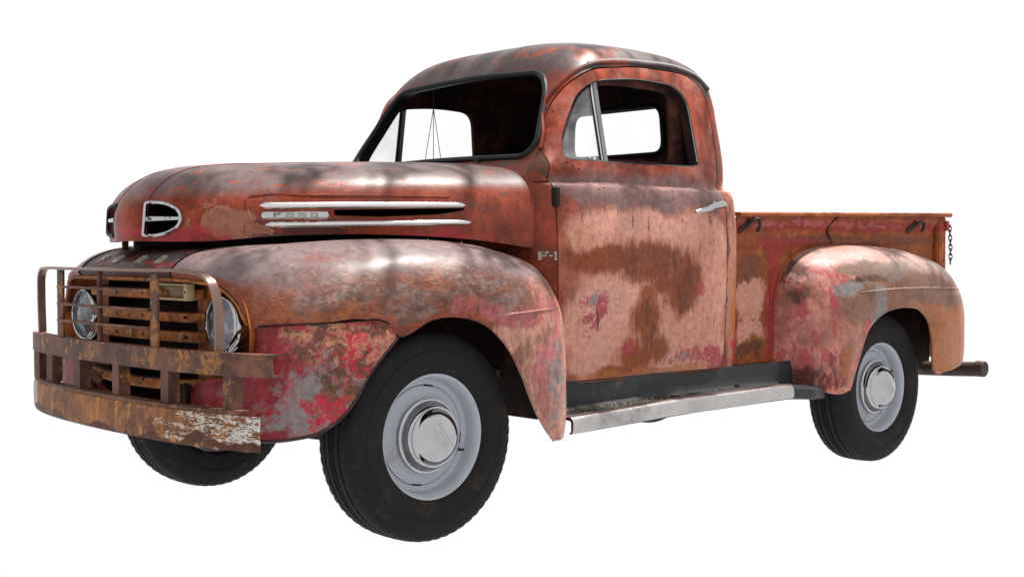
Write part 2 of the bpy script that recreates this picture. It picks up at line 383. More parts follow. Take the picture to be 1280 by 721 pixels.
# ------------------------------------------------------------------ geometry helpers
def new_obj(name, me, mat=None, parent=None, smooth=35):
    o = bpy.data.objects.new(name, me)
    COL.objects.link(o)
    if mat is not None:
        me.materials.clear(); me.materials.append(mat)
    if parent is not None:
        o.parent = parent
    if smooth is not None and hasattr(me, 'polygons'):
        me.shade_smooth()
        me.set_sharp_from_angle(angle=math.radians(smooth))
    return o

def mesh_from(name, verts, faces):
    me = bpy.data.meshes.new(name)
    me.from_pydata([tuple(map(float, v)) for v in verts], [], faces)
    me.update()
    return me

def hermite(P, n, periodic=False):
    """sample a smooth curve through P along axis 0, n steps to each span"""
    P = np.asarray(P, float)
    k = len(P)
    def ch(a, b):
        # chord of each curve in the sheet, eased towards the mean so that neighbouring curves stay alike
        d = np.linalg.norm(b - a, axis=-1, keepdims=True)
        return np.maximum(d * .8 + d.mean() * .2, 1e-6)
    T = np.zeros_like(P)
    h = [ch(P[i], P[(i + 1) % k]) for i in range(k if periodic else k - 1)]
    for i in range(k):
        if periodic or 0 < i < k - 1:
            h0, h1 = h[i - 1], h[i]
            d0 = (P[i] - P[i - 1]) / h0
            d1 = (P[(i + 1) % k] - P[i]) / h1
            T[i] = (d0 * h1 + d1 * h0) / (h0 + h1)
        elif i == 0:
            T[i] = (P[1] - P[0]) / h[0]
        else:
            T[i] = (P[-1] - P[-2]) / h[-1]
    out = []
    for i in range(k if periodic else k - 1):
        j = (i + 1) % k
        for s in range(n):
            t = s / n
            out.append((2*t**3-3*t**2+1)*P[i] + (t**3-2*t**2+t)*h[i]*T[i] + (-2*t**3+3*t**2)*P[j] + (t**3-t**2)*h[i]*T[j])
    if not periodic:
        out.append(P[-1])
    return np.array(out)

def grid_surf(C, nu, nv, pu=False, pv=False):
    G = hermite(C, nu, pu)
    return hermite(G.swapaxes(0, 1), nv, pv).swapaxes(0, 1)

def grid_mesh(name, G, pu=False, pv=False, flip=False):
    a, b = G.shape[:2]
    F = []
    for i in range(a if pu else a - 1):
        for j in range(b if pv else b - 1):
            q = (i*b+j, ((i+1) % a)*b+j, ((i+1) % a)*b+(j+1) % b, i*b+(j+1) % b)
            F.append(q[::-1] if flip else q)
    return mesh_from(name, G.reshape(-1, 3), F)

def baked(o, remove=True):
    dg = bpy.context.evaluated_depsgraph_get()
    dg.update()
    me = bpy.data.meshes.new_from_object(o.evaluated_get(dg))
    if remove:
        bpy.data.objects.remove(o)
    return me

def solid(me, t, offset=-1):
    o = new_obj('tmp', me, smooth=None)
    s = o.modifiers.new('s', 'SOLIDIFY'); s.thickness = t; s.offset = offset; s.use_even_offset = False
    return baked(o)

def boolean(me, cutters, op='DIFFERENCE'):
    for c in cutters:
        o = new_obj('tmp', me, smooth=None); co = new_obj('tmpc', c.copy(), smooth=None)
        b = o.modifiers.new('b', 'BOOLEAN'); b.operation = op; b.object = co; b.solver = 'MANIFOLD'
        r = baked(o, False)
        if not r.vertices or (op == 'DIFFERENCE' and len(r.vertices) < len(me.vertices)*.3):
            b.solver = 'EXACT'
            # the exact solver gave up: nudge the cutter a hair and try again
            for v in co.data.vertices:
                v.co += Vector((.0006, .0007, .0005))
            co.data.update()
            r = baked(o, False)
        bpy.data.objects.remove(o); bpy.data.objects.remove(co)
        me = r
    return me

def prism(poly, axis, a, b):
    """poly of 2-D points in the other two axes (in axis order), extruded from a to b along axis"""
    poly = list(poly)
    n = len(poly)
    def mk(p, t):
        return {0: (t, p[0], p[1]), 1: (p[0], t, p[1]), 2: (p[0], p[1], t)}[axis]
    V = [mk(p, a) for p in poly] + [mk(p, b) for p in poly]
    F = [tuple(range(n)), tuple(range(2*n-1, n-1, -1))] + [(i, n+i, n+(i+1) % n, (i+1) % n) for i in range(n)]
    me = mesh_from('prism', V, F)
    bm = bmesh.new(); bm.from_mesh(me); bmesh.ops.recalc_face_normals(bm, faces=bm.faces); bm.to_mesh(me); bm.free()
    return me

def rounded(poly, n=5):
    return hermite(np.array(poly, float), n, True)

def fillet(poly, r, n=5):
    """polygon with its corners rounded to radius r (number or list)"""
    P = [np.array(p, float) for p in poly]; out = []
    for i, p in enumerate(P):
        rr = r[i] if isinstance(r, (list, tuple)) else r
        a, b = P[i-1], P[(i+1) % len(P)]
        da, db = (a-p), (b-p)
        la, lb = np.linalg.norm(da), np.linalg.norm(db)
        k = min(rr, la*.49, lb*.49)
        if k < 1e-5:
            out.append(p); continue
        s, e = p+da/la*k, p+db/lb*k
        for t in np.linspace(0, 1, n):
            out.append((1-t)**2*s + 2*t*(1-t)*p + t*t*e)
    return np.array(out)

def tube(path, r, n=8, closed=False, cap=True, sq=None, up=None):
    """sweep a circle (or a w x h rectangle sq) along path"""
    P = np.array(path, float); k = len(P)
    V = []; F = []
    prev = None
    for i in range(k):
        t = P[(i+1) % k]-P[i-1] if closed else P[min(i+1, k-1)]-P[max(i-1, 0)]
        t = t/np.linalg.norm(t)
        u = np.array(up if up is not None else (prev if prev is not None else ((0, 0, 1) if abs(t[2]) < .9 else (1, 0, 0))), float)
        u = u-t*(u@t); u /= np.linalg.norm(u)
        w = np.cross(t, u)
        prev = u
        rr = r[i] if isinstance(r, (list, tuple, np.ndarray)) else r
        if sq:
            ring = [P[i]+u*sq[1]/2*a+w*sq[0]/2*b for a, b in ((1, 1), (1, -1), (-1, -1), (-1, 1))]
        else:
            ring = [P[i]+rr*(u*math.cos(2*PI*j/n)+w*math.sin(2*PI*j/n)) for j in range(n)]
        V += ring
    m = 4 if sq else n
    for i in range(k if closed else k-1):
        for j in range(m):
            a, b = i*m, ((i+1) % k)*m
            F.append((a+j, a+(j+1) % m, b+(j+1) % m, b+j))
    if not closed and cap:
        F.append(tuple(range(m))[::-1]); F.append(tuple(range((k-1)*m, k*m)))
    return V, F

def merge(*parts):
    V = []; F = []
    for v, f in parts:
        o = len(V); V += list(v); F += [tuple(i+o for i in q) for q in f]
    return V, F

def tube_obj(name, path, r, mat, parent, **kw):
    V, F = tube(path, r, **kw)
    return new_obj(name, fixn(mesh_from(name, V, F)), mat, parent)

def fixn(me):
    bm = bmesh.new(); bm.from_mesh(me); bmesh.ops.recalc_face_normals(bm, faces=bm.faces); bm.to_mesh(me); bm.free()
    return me

def box_vf(c, s, bev=0):
    bm = bmesh.new()
    bmesh.ops.create_cube(bm, size=1)
    for v in bm.verts:
        v.co = Vector((v.co.x*s[0]+c[0], v.co.y*s[1]+c[1], v.co.z*s[2]+c[2]))
    if bev:
        bmesh.ops.bevel(bm, geom=list(bm.edges), offset=bev, segments=2, affect='EDGES', profile=.6)
    bm.verts.index_update()
    V = [tuple(v.co) for v in bm.verts]; F = [tuple(v.index for v in f.verts) for f in bm.faces]
    bm.free()
    return V, F

def boxes(name, lst, mat, parent, bev=.004, smooth=35):
    V, F = merge(*[box_vf(c, s, bev) for c, s in lst])
    return new_obj(name, mesh_from(name, V, F), mat, parent, smooth)

def lathe(prof, n=64, axis=1, c=(0, 0, 0), closed=False):
    """prof of (r, t): t along axis"""
    V = []; F = []
    k = len(prof)
    for i in range(n):
        a = 2*PI*i/n
        ca, sa = math.cos(a), math.sin(a)
        for r, t in prof:
            p = {0: (t, r*ca, r*sa), 1: (r*ca, t, r*sa), 2: (r*ca, r*sa, t)}[axis]
            V.append((p[0]+c[0], p[1]+c[1], p[2]+c[2]))
    for i in range(n):
        for j in range(k if closed else k-1):
            F.append((i*k+j, ((i+1) % n)*k+j, ((i+1) % n)*k+(j+1) % k, i*k+(j+1) % k))
    return V, F

def bvh_of(me):
    return BVHTree.FromPolygons([v.co.copy() for v in me.vertices], [tuple(p.vertices) for p in me.polygons])

def mirror_mesh(me):
    m2 = me.copy()
    for v in m2.vertices:
        v.co.y = -v.co.y
    m2.flip_normals()
    return m2

def empty(name, loc=(0, 0, 0), parent=None):
    o = bpy.data.objects.new(name, None); COL.objects.link(o); o.location = loc
    o.empty_display_size = .1
    if parent is not None:
        o.parent = parent
    return o

truck = empty('pickup_truck')
truck['label'] = 'weathered red vintage pickup truck with rusted patchy paint and a welded steel grille guard'
truck['category'] = 'pickup truck'

# ------------------------------------------------------------------ cab shell
def ring(z, xs, zs=None):
    H = [(x, y, z if zs is None else zs[i]) for i, (x, y) in enumerate(xs)]
    return H

def upplan(xf, xb, w, ax, rf, bx, rb):
    P = [(xf, 0), (xf, (w-rf)*.6), (xf, w-rf)]
    for d in (22, 45, 68):
        t = math.radians(d)
        P.append((xf+ax*(1-math.cos(t)), w-rf*(1-math.sin(t))))
    P += [(xf+ax, w), ((xf+ax+xb-bx)/2, w+.003), (xb-bx, w)]
    for d in (30, 60):
        t = math.radians(d)
        P.append((xb-bx*(1-math.sin(t)), w-rb*(1-math.cos(t))))
    P += [(xb, w-rb), (xb, (w-rb)*.5), (xb, 0)]
    return P
def lowplan(w, xb=1.896):
    return upplan(.62, xb, w, .13, .14, .11, .125)
rows = [
    (.495, lowplan(.738)), (.62, lowplan(.748)), (.80, lowplan(.757)), (1.0, lowplan(.760)), (1.13, lowplan(.757)), (1.22, lowplan(.748, 1.894)),
    (1.268, lowplan(.739, 1.890)), (1.288, lowplan(.727, 1.884)), (1.297, lowplan(.707, 1.868)),
] + [(z, upplan(*q)) for z, *q in (
    (1.345, .648, 1.866, .706, .07, .10, .11, .13),
    (1.41, .688, 1.868, .702, .10, .12, .11, .13),
    (1.50, .738, 1.870, .690, .12, .13, .12, .14),
    (1.60, .793, 1.866, .676, .13, .14, .13, .15),
    (1.70, .848, 1.864, .659, .14, .15, .14, .16),
    (1.77, .884, 1.860, .642, .15, .16, .16, .18),
    (1.83, .918, 1.846, .612, .18, .19, .19, .21),
    (1.885, .965, 1.800, .555, .22, .22, .23, .23),
    (1.921, 1.035, 1.725, .460, .24, .22, .25, .22),
    (1.944, 1.15, 1.61, .310, .17, .15, .17, .15),
    (1.951, 1.30, 1.46, .100, .06, .05, .06, .05))
]
CR = []
for z, pl in rows:
    top = z > 1.80
    H = []
    for i, (x, y) in enumerate(pl):
        zz = z
        H.append((x, y, zz))
    full = H + [(x, -y, zz) for (x, y, zz) in H[-2:0:-1]]
    CR.append(full)
CG = grid_surf(np.array(CR), 4, 4, False, True)
cab_me = grid_mesh('cab', CG, False, True)
nb = CG.shape[1]
bm = bmesh.new(); bm.from_mesh(cab_me); bm.verts.ensure_lookup_table()
last = [bm.verts[(CG.shape[0]-1)*nb+j] for j in range(nb)]
bmesh.ops.recalc_face_normals(bm, faces=bm.faces)
bm.normal_update()
side = [f for f in bm.faces if abs(f.calc_center_median().z-.8) < .1 and abs(f.calc_center_median().x-1.3) < .2]
if sum(f.normal.y*f.calc_center_median().y for f in side) < 0:
    bmesh.ops.reverse_faces(bm, faces=list(bm.faces))
cap_face = bm.faces.new(last)
bm.normal_update()
if cap_face.normal.z < 0:
    cap_face.normal_flip()
bm.normal_update()
bm.to_mesh(cab_me); bm.free()
# make sure normals face out
def outward(me, c):
    p = max(me.polygons, key=lambda q: q.area)
    s = sum((q.normal.dot(q.center-Vector(c))) * q.area for q in me.polygons)
    if s < 0:
        me.flip_normals()
    return me
liner_me = cab_me.copy()
for v, nrm in zip(liner_me.vertices, [v.normal.copy() for v in cab_me.vertices]):
    v.co = v.co - nrm*.05
shell = solid(cab_me, .014)
liner = solid(liner_me, .006)
BV_CAB = bvh_of(cab_me)

WS = fillet([(-.470, 1.768), (0, 1.792), (.470, 1.768), (.535, 1.69), (.612, 1.455), (.575, 1.402), (0, 1.415), (-.575, 1.402), (-.612, 1.455), (-.535, 1.69)],
            [.07, .4, .07, .1, .05, .04, .4, .04, .05, .1], 6)
SW = fillet([(.772, 1.389), (.785, 1.47), (.838, 1.565), (.913, 1.680), (1.02, 1.733), (1.29, 1.762), (1.50, 1.752), (1.575, 1.692), (1.603, 1.392), (1.2, 1.386)],
            [.045, .03, .1, .08, .1, .12, .08, .05, .04, .2], 6)
RW = fillet([(-.335, 1.485), (.335, 1.485), (.32, 1.718), (-.32, 1.718)], .07, 7)
def scaled(poly, d):
    c = poly.mean(axis=0)
    n = len(poly); out = []
    for i in range(n):
        t = poly[(i+1) % n]-poly[i-1]; t = t/(np.linalg.norm(t)+1e-9)
        nn = np.array([t[1], -t[0]])
        if nn@(poly[i]-c) < 0:
            nn = -nn
        out.append(poly[i]+nn*d)
    return np.array(out)
c_ws = prism(WS, 0, .45, 1.12); c_sw = prism(SW+.00037, 1, -1.2, -.41); c_sw2 = prism(SW+.00037, 1, .41, 1.2); c_rw = prism(RW, 0, 1.6, 2.1)
shell = boolean(shell, [c_ws, c_sw, c_sw2, c_rw])
liner = boolean(liner, [prism(scaled(WS, .004), 0, .45, 1.12), prism(scaled(SW, .002), 1, -1.2, -.41), prism(scaled(SW, .002), 1, .41, 1.2), prism(scaled(RW, .002), 0, 1.5, 2.1)])
DOOR = fillet([(.706, .505), (.706, .80), (.702, 1.20), (.700, 1.31), (.713, 1.42), (.748, 1.485), (.814, 1.615), (.898, 1.715), (1.01, 1.778), (1.32, 1.815), (1.58, 1.808), (1.68, 1.775),
        (1.73, 1.69), (1.742, 1.52), (1.742, .505)], [.02, .2, .05, .03, .05, .06, .06, .06, .1, .1, .06, .05, .05, .1, .02], 5)
d_in = DOOR; d_out = scaled(DOOR, .006)
doors = {}
for s, a, b in ((-1, -1.2, -.40), (1, .40, 1.2)):
    doors[s] = boolean(shell, [prism(d_in, 1, a, b)], 'INTERSECT')
shell = boolean(shell, [prism(d_out, 1, -1.2, -.40), prism(d_out, 1, .40, 1.2)])
cab = new_obj('cab', shell, M['cab'], truck)
lin = new_obj('cab_lining', liner, M['primer_liner'], cab)

def side_y(x, z, bv=None, s=-1, start=2.0):
    h = (bv or BV_CAB).ray_cast(Vector((x, s*start, z)), Vector((0, -s, 0)))
    return h[0].y if h[0] is not None else s*.7
def side_pt(x, z, off=0.0, bv=None, s=-1):
    h = (bv or BV_CAB).ray_cast(Vector((x, s*2.0, z)), Vector((0, -s, 0)))
    if h[0] is None:
        return np.array((x, s*.7, z))
    n = h[1] if h[1].dot(Vector((0, s, 0))) > 0 else -h[1]
    return np.array(h[0]+n*off)
def front_pt(y, z, off=0.0, bv=None):
    h = (bv or BV_CAB).ray_cast(Vector((-3, y, z)), Vector((1, 0, 0)))
    n = h[1] if h[1].x < 0 else -h[1]
    return np.array(h[0]+n*off)
def back_pt(y, z, off=0.0, bv=None):
    h = (bv or BV_CAB).ray_cast(Vector((6, y, z)), Vector((-1, 0, 0)))
    n = h[1] if h[1].x > 0 else -h[1]
    return np.array(h[0]+n*off)

def reveal(name, outer, inner, mat, parent):
    """closed band between two loops"""
    n = len(outer)
    V = list(outer)+list(inner)
    F = [(i, (i+1) % n, n+(i+1) % n, n+i) for i in range(n)]
    return new_obj(name, fixn(mesh_from(name, V, F)), mat, parent)

# windshield: rubber, reveal, glass
wso = [front_pt(y, z) for y, z in WS]
wsi = [p+np.array((.065, 0, 0)) for p in wso]
wsh = tube_obj('windshield_seal', [p+np.array((-.001, 0, .0)) for p in wso], .013, M['rubber'], cab, closed=True, n=8)
reveal('windshield_reveal', wso, wsi, M['rubber'], cab)
def pane(name, loop, d, mat, parent):
    n = len(loop)
    V = list(loop)+[p+np.array(d) for p in loop]
    F = [tuple(range(n)), tuple(range(2*n-1, n-1, -1))]+[(i, n+i, n+(i+1) % n, (i+1) % n) for i in range(n)]
    return new_obj(name, fixn(mesh_from(name, V, F)), mat, parent)
# flat glass: project the loop on the plane of the screen
pa, pb = front_pt(0, 1.44), front_pt(0, 1.75)
kx = (pb[0]-pa[0])/(pb[2]-pa[2])
pane('windshield_glass', [np.array((pa[0]+kx*(z-pa[2])+.02, y, z)) for y, z in scaled(WS, -.002)], (.005, 0, 0), M['glass'], cab)
rwo = [back_pt(y, z) for y, z in RW]
rwi = [p-np.array((.06, 0, 0)) for p in rwo]
reveal('rear_window_reveal', rwo, rwi, M['rubber'], cab)
tube_obj('rear_window_seal', rwo, .011, M['rubber'], cab, closed=True)
tube_obj('rear_window_inner_seal', rwi, .012, M['rubber'], cab, closed=True)
pane('rear_window_glass', [np.array((1.825, y, z)) for y, z in RW], (.004, 0, 0), M['glass'], cab)

# doors with their windows
for s in (-1, 1):
    d = new_obj('door', doors[s], M['door'], truck)
    so = [side_pt(x, z, 0, None, s) for x, z in SW]
    si = [p+np.array((0, -s*.058, 0)) for p in so]
    reveal('window_reveal', so, si, M['dark_paint'], d)
    tube_obj('window_channel', [p+np.array((0, -s*.012, 0)) for p in so], .0075, M['rubber'], d, closed=True, n=6)
    edge_pts = [p+np.array((0, -s*.006, 0)) for p, q in zip(so, SW) if q[0] > 1.03 and q[1] > 1.41]
    tube_obj('window_edge_trim', edge_pts, .0035, M['trim'], d, n=6)
    # division post and vent pane
    p0 = side_pt(1.012, 1.728, -.016, None, s); p1 = side_pt(1.022, 1.388, -.016, None, s)
    tube_obj('vent_post', [p0, p1], .01, M['ventframe'], d, sq=(.016, .022), up=(1, 0, .17))
    tube_obj('vent_post_edge', [p0+np.array((-.016, 0, 0)), p1+np.array((-.016, 0, 0))], .005, M['trim'], d, n=6)
    vp = [q for q in SW if q[0] < 1.012+(1.728-q[1])*.03-.012]
    # order round the loop as SW is ordered
    idx = [i for i, q in enumerate(SW) if q[0] < 1.012+(1.728-q[1])*.03-.012]
    br = next((k for k in range(1, len(idx)) if idx[k] != idx[k-1]+1), 0)
    idx = idx[br:]+idx[:br]
    loop2 = [SW[i] for i in idx]
    top = (.998, 1.724); bot = (1.008, 1.388)
    if np.linalg.norm(np.array(loop2[-1])-top) < np.linalg.norm(np.array(loop2[-1])-bot):
        loop2 = loop2+[top, bot]
    else:
        loop2 = loop2+[bot, top]
    loop3 = scaled(np.array(loop2), -.006)
    pts = [side_pt(x, z, -.020, None, s) for x, z in loop3]
    yv = np.mean([p[1] for p in pts])
    pane('vent_glass', [np.array((p[0], p[1], p[2])) for p in pts], (0, -s*.004, 0), M['ventglass'], d)
    tube_obj('vent_frame', pts, .006, M['rubber'], d, closed=True, n=6)
    boxes('vent_latch', [((1.0, yv-s*.012, 1.405), (.03, .014, .018))], M['trim'], d)
    # belt moulding edge and hinge
    hz = side_pt(.700, 1.235, .008, None, s)
    boxes('door_hinge', [((hz[0], hz[1], hz[2]), (.022, .03, .075))], M['dark_paint'], d, .005)
    # handle: a tapered lever on a round stem
    hp = [side_pt(x, z, o_, None, s) for x, z, o_ in ((1.668, 1.224, .018), (1.660, 1.222, .040), (1.60, 1.211, .048), (1.54, 1.199, .045), (1.485, 1.187, .036))]
    hp = hermite(np.array(hp), 4)
    rr = np.interp(np.linspace(0, 1, len(hp)), [0, .2, .3, .6, 1], [.014, .019, .018, .014, .007])
    hobj = tube_obj('door_handle', hp, list(rr), M['chrome'], d, n=10)
    V, F = lathe([(.0, .024), (.011, .023), (.017, .012), (.02, 0)], 16, 1)
    q = side_pt(1.655, 1.222, 0, None, s)
    hs = new_obj('handle_escutcheon', mesh_from('e', [(v[0]+q[0], q[1]+s*v[1], v[2]+q[2]) for v in V], F), M['chrome'], d)
    # drilled mirror holes
    for hx, hzz in ((.79, 1.375), (.815, 1.362), (.845, 1.352), (.80, 1.60), (.805, 1.585), (.93, 1.27), (.965, 1.278)):
        q = side_pt(hx, hzz, .0008, None, s)
        V, F = lathe([(0, 0), (.0045, 0)], 8, 1, tuple(q))
        new_obj('screw_hole', mesh_from('h', V, F), M['black'], d)

# drip rails
DR = [(.714, 1.43), (.745, 1.490), (.809, 1.622), (.890, 1.726), (1.00, 1.793), (1.16, 1.820), (1.33, 1.830), (1.60, 1.822), (1.70, 1.797), (1.765, 1.752)]
for s in (-1, 1):
    pth = hermite(np.array([side_pt(x, z, .004, None, s) for x, z in DR]), 5)
    tube_obj('drip_rail', pth, .0085, M['cab'], cab, n=8)
    pth = hermite(np.array([side_pt(x, z+.006, .010, None, s) for x, z in DR[4:]]), 5)
    tube_obj('drip_rail_trim', pth, .005, M['trim'], cab, n=6)
# cowl seam: where the upper cowl meets the side panel
for s in (-1, 1):
    tube_obj('cowl_seam', [side_pt(x, 1.297, .0005, None, s) for x in (.655, .67, .685, .695)], .0025, M['black'], cab, n=6)
# wiper pivots
for y in (-.30, .30):
    q = front_pt(y, 1.385, 0)
    V, F = lathe([(.012, 0), (.012, .02), (.006, .03), (0, .03)], 12, 2, tuple(q))
    new_obj('wiper_pivot', mesh_from('w', V, F), M['rubber'], cab)

# inner window trim on both doors
for s in (-1, 1):
    outer_t = fillet([(.80, 1.375), (.90, 1.60), (1.05, 1.772), (1.60, 1.780), (1.68, 1.375)], .05, 5)
    rx_ = 0 if s > 0 else .085
    hole_t = fillet([(.70, 1.412), (.84, 1.58), (.96, 1.705), (1.20, 1.728), (1.425+rx_, 1.718), (1.445+rx_, 1.412)], [.02, .08, .08, .1, .07, .05], 6)
    a_, b_ = sorted((s*.605, s*.622))
    tm = boolean(prism(outer_t+.0003, 1, a_, b_), [prism(hole_t, 1, a_-.05, b_+.05)])
    new_obj('window_trim', tm, M['primer_liner'], cab, 30)
# interior
boxes('cab_floor', [((1.25, 0, .53), (1.2, 1.36, .03))], M['under'], cab)
boxes('firewall', [((.66, 0, .90), (.03, 1.28, .80))], M['under'], cab)
boxes('dashboard', [((.80, 0, 1.30), (.20, 1.26, .20))], M['dark_paint'], cab, .04)
seat = boxes('bench_seat', [((1.45, 0, .86), (.50, 1.24, .22))], M['seat'], cab, .05)
bk = boxes('seat_back', [((1.70, 0, 1.15), (.16, 1.24, .52))], M['seat'], seat, .05)
sw = new_obj('steering_wheel', mesh_from('sw', *merge(lathe([(.205+.011*math.cos(a), .011*math.sin(a)) for a in np.linspace(0, 2*PI, 9)[:-1]], 40, 0, closed=True),
      tube([(0, -.2, 0), (.03, 0, 0), (0, .2, 0)], .008), tube([(.03, 0, 0), (-.5, 0, -.02)], .018), tube([(0, 0, -.2), (.03, 0, 0)], .008))), M['rubber'], cab)
sw.location = (1.12, -.33, 1.12); sw.rotation_euler = (0, math.radians(35), 0)

# ------------------------------------------------------------------ hood
def wl(pts, zs):
    return [(x, y, z) for (x, y), z in zip(pts, zs)]
zb = [1.058, 1.058, 1.058, 1.056, 1.058, 1.073, 1.083, 1.080, 1.062, 1.034]
p0 = [(-.765, 0), (-.758, .06), (-.728, .125), (-.690, .25), (-.60, .36), (-.44, .445), (-.20, .525), (.10, .60), (.40, .656), (.635, .680)]
p1 = [(-.768, 0), (-.761, .06), (-.731, .127), (-.693, .256), (-.602, .366), (-.44, .452), (-.20, .533), (.10, .608), (.40, .663), (.635, .687)]
p2 = [(-.750, 0), (-.744, .06), (-.718, .125), (-.684, .252), (-.594, .358), (-.435, .442), (-.20, .523), (.10, .598), (.40, .653), (.635, .677)]
p3 = [(-.712, 0), (-.706, .058), (-.685, .122), (-.655, .238), (-.566, .336), (-.418, .416), (-.19, .498), (.10, .574), (.40, .630), (.635, .655)]
p4 = [(-.648, 0), (-.642, .052), (-.624, .112), (-.592, .210), (-.512, .292), (-.378, .362), (-.165, .44), (.11, .512), (.40, .568), (.635, .594)]
p5 = [(-.555, 0), (-.548, .042), (-.528, .088), (-.490, .156), (-.418, .210), (-.30, .260), (-.11, .315), (.14, .37), (.41, .410), (.635, .432)]
p6 = [(-.44, 0), (-.434, .022), (-.415, .042), (-.37, .072), (-.30, .098), (-.20, .125), (-.04, .155), (.18, .182), (.42, .205), (.635, .218)]
p7 = [(-.36, 0), (-.355, 0), (-.34, 0), (-.30, 0), (-.24, 0), (-.15, 0), (.0, 0), (.20, 0), (.43, 0), (.635, 0)]
lv = [wl(p0, zb),
      wl(p1, [1.125, 1.125, 1.125, 1.125, 1.126, 1.13, 1.133, 1.132, 1.128, 1.125]),
      wl(p2, [1.190, 1.190, 1.190, 1.190, 1.192, 1.198, 1.206, 1.212, 1.216, 1.218]),
      wl(p3, [1.240, 1.240, 1.240, 1.241, 1.243, 1.250, 1.258, 1.265, 1.271, 1.274]),
      wl(p4, [1.292, 1.292, 1.292, 1.293, 1.295, 1.301, 1.309, 1.317, 1.324, 1.328]),
      wl(p5, [1.329, 1.329, 1.329, 1.330, 1.333, 1.338, 1.346, 1.356, 1.364, 1.369]),
      wl(p6, [1.345, 1.345, 1.346, 1.348, 1.351, 1.357, 1.366, 1.377, 1.386, 1.391]),
      wl(p7, [1.350, 1.350, 1.351, 1.353, 1.356, 1.362, 1.371, 1.383, 1.393, 1.398])]
full = []
for r in lv:
    r = np.array(r)
    mir = r[:0:-1].copy(); mir[:, 1] *= -1
    full.append(np.concatenate([mir, r]))
HG = grid_surf(np.array(full), 6, 5)
hm = grid_mesh('hood', HG)
bm = bmesh.new(); bm.from_mesh(hm); bmesh.ops.remove_doubles(bm, verts=bm.verts, dist=.0008); bmesh.ops.recalc_face_normals(bm, faces=bm.faces); bm.to_mesh(hm); bm.free()
outward(hm, (0, 0, 1.0))
BV_HOOD = bvh_of(hm)
hsolid = solid(hm, .012)
# nostril openings: D-shaped, each on the round of the nose
NC = np.array((-.700, -.200)); NT = np.array((.29, -.957)); NT = NT/np.linalg.norm(NT); NN = np.array((NT[1], -NT[0]))
DSH = [(-.088, 1.078), (-.088, 1.194), (-.03, 1.194), (.035, 1.186), (.076, 1.163), (.086, 1.137), (.076, 1.110), (.035, 1.087), (-.03, 1.078)]
DSH = fillet(DSH, [.006, .006, .02, .03, .025, .03, .025, .03, .02], 4)
def nose3(s_, z, off, side=-1):
    b = NC+NT*s_
    o = Vector((b[0]+NN[0]*.4, b[1]+NN[1]*.4, z)); d = Vector((-NN[0], -NN[1], 0))
    h = BV_HOOD.ray_cast(o, d)
    q = np.array(h[0])+np.array((NN[0], NN[1], 0))*off
    if side > 0:
        q[1] = -q[1]
    return q
cut = []
for side in (-1, 1):
    outer = []; inner = []
    for s_, z in DSH:
        b = NC+NT*s_
        a1 = np.array((b[0]+NN[0]*.15, b[1]+NN[1]*.15, z)); a2 = np.array((b[0]-NN[0]*.1, b[1]-NN[1]*.1, z))
        if side > 0:
            a1[1] *= -1; a2[1] *= -1
        outer.append(a1); inner.append(a2)
    n = len(outer)
    cut.append(fixn(mesh_from('c', outer+inner, [tuple(range(n)), tuple(range(2*n-1, n-1, -1))]+[(i, n+i, n+(i+1) % n, (i+1) % n) for i in range(n)])))
SLOT = [(-.21, 1.171), (.312, 1.186), (.305, 1.176), (.20, 1.160), (-.03, 1.148), (-.205, 1.150)]
cut.append(prism(SLOT, 1, -1.0, -.30)); cut.append(prism(SLOT, 1, .30, 1.0))
hsolid = boolean(hsolid, cut)
hood = new_obj('hood', hsolid, M['hood'], truck)
boxes('hood_light_block', [((.0, 0, 1.05), (1.1, .66, .40))], M['black'], hood, .05)  # added black block that keeps light out under the hood
def hp_(x, z, off, s=-1):
    return side_pt(x, z, off, BV_HOOD, s)
def strip(name, x0, za0, zb0, x1, za1, zb1, mat, parent, bv=BV_HOOD, s=-1, off=.010, n=36, m=7, r0=.012, r1=.012):
    """raised moulding laid on a surface, rounded across, its ends rounded"""
    G = []
    L = x1-x0
    for i in range(n+1):
        t = i/n; x = x0+L*t
        a = za0+(za1-za0)*t; b = zb0+(zb1-zb0)*t
        c = (a+b)/2; h = (b-a)/2
        e = min(1, math.sqrt(max(0, 1-(1-min(1, t*L/r0))**2)) if t*L < r0 else 1, math.sqrt(max(0, 1-(1-min(1, (1-t)*L/r1))**2)) if (1-t)*L < r1 else 1)
        h *= max(e, .06)
        row = []
        for j in range(m+1):
            q = -1+2*j/m
            o_ = off*max(0, 1-abs(q)**2.6)*max(e, .05)-.002
            row.append(side_pt(x, c+h*q, o_, bv, s))
        G.append(row)
    me = fixn(grid_mesh(name, np.array(G)))
    return new_obj(name, me, mat, parent, 50)

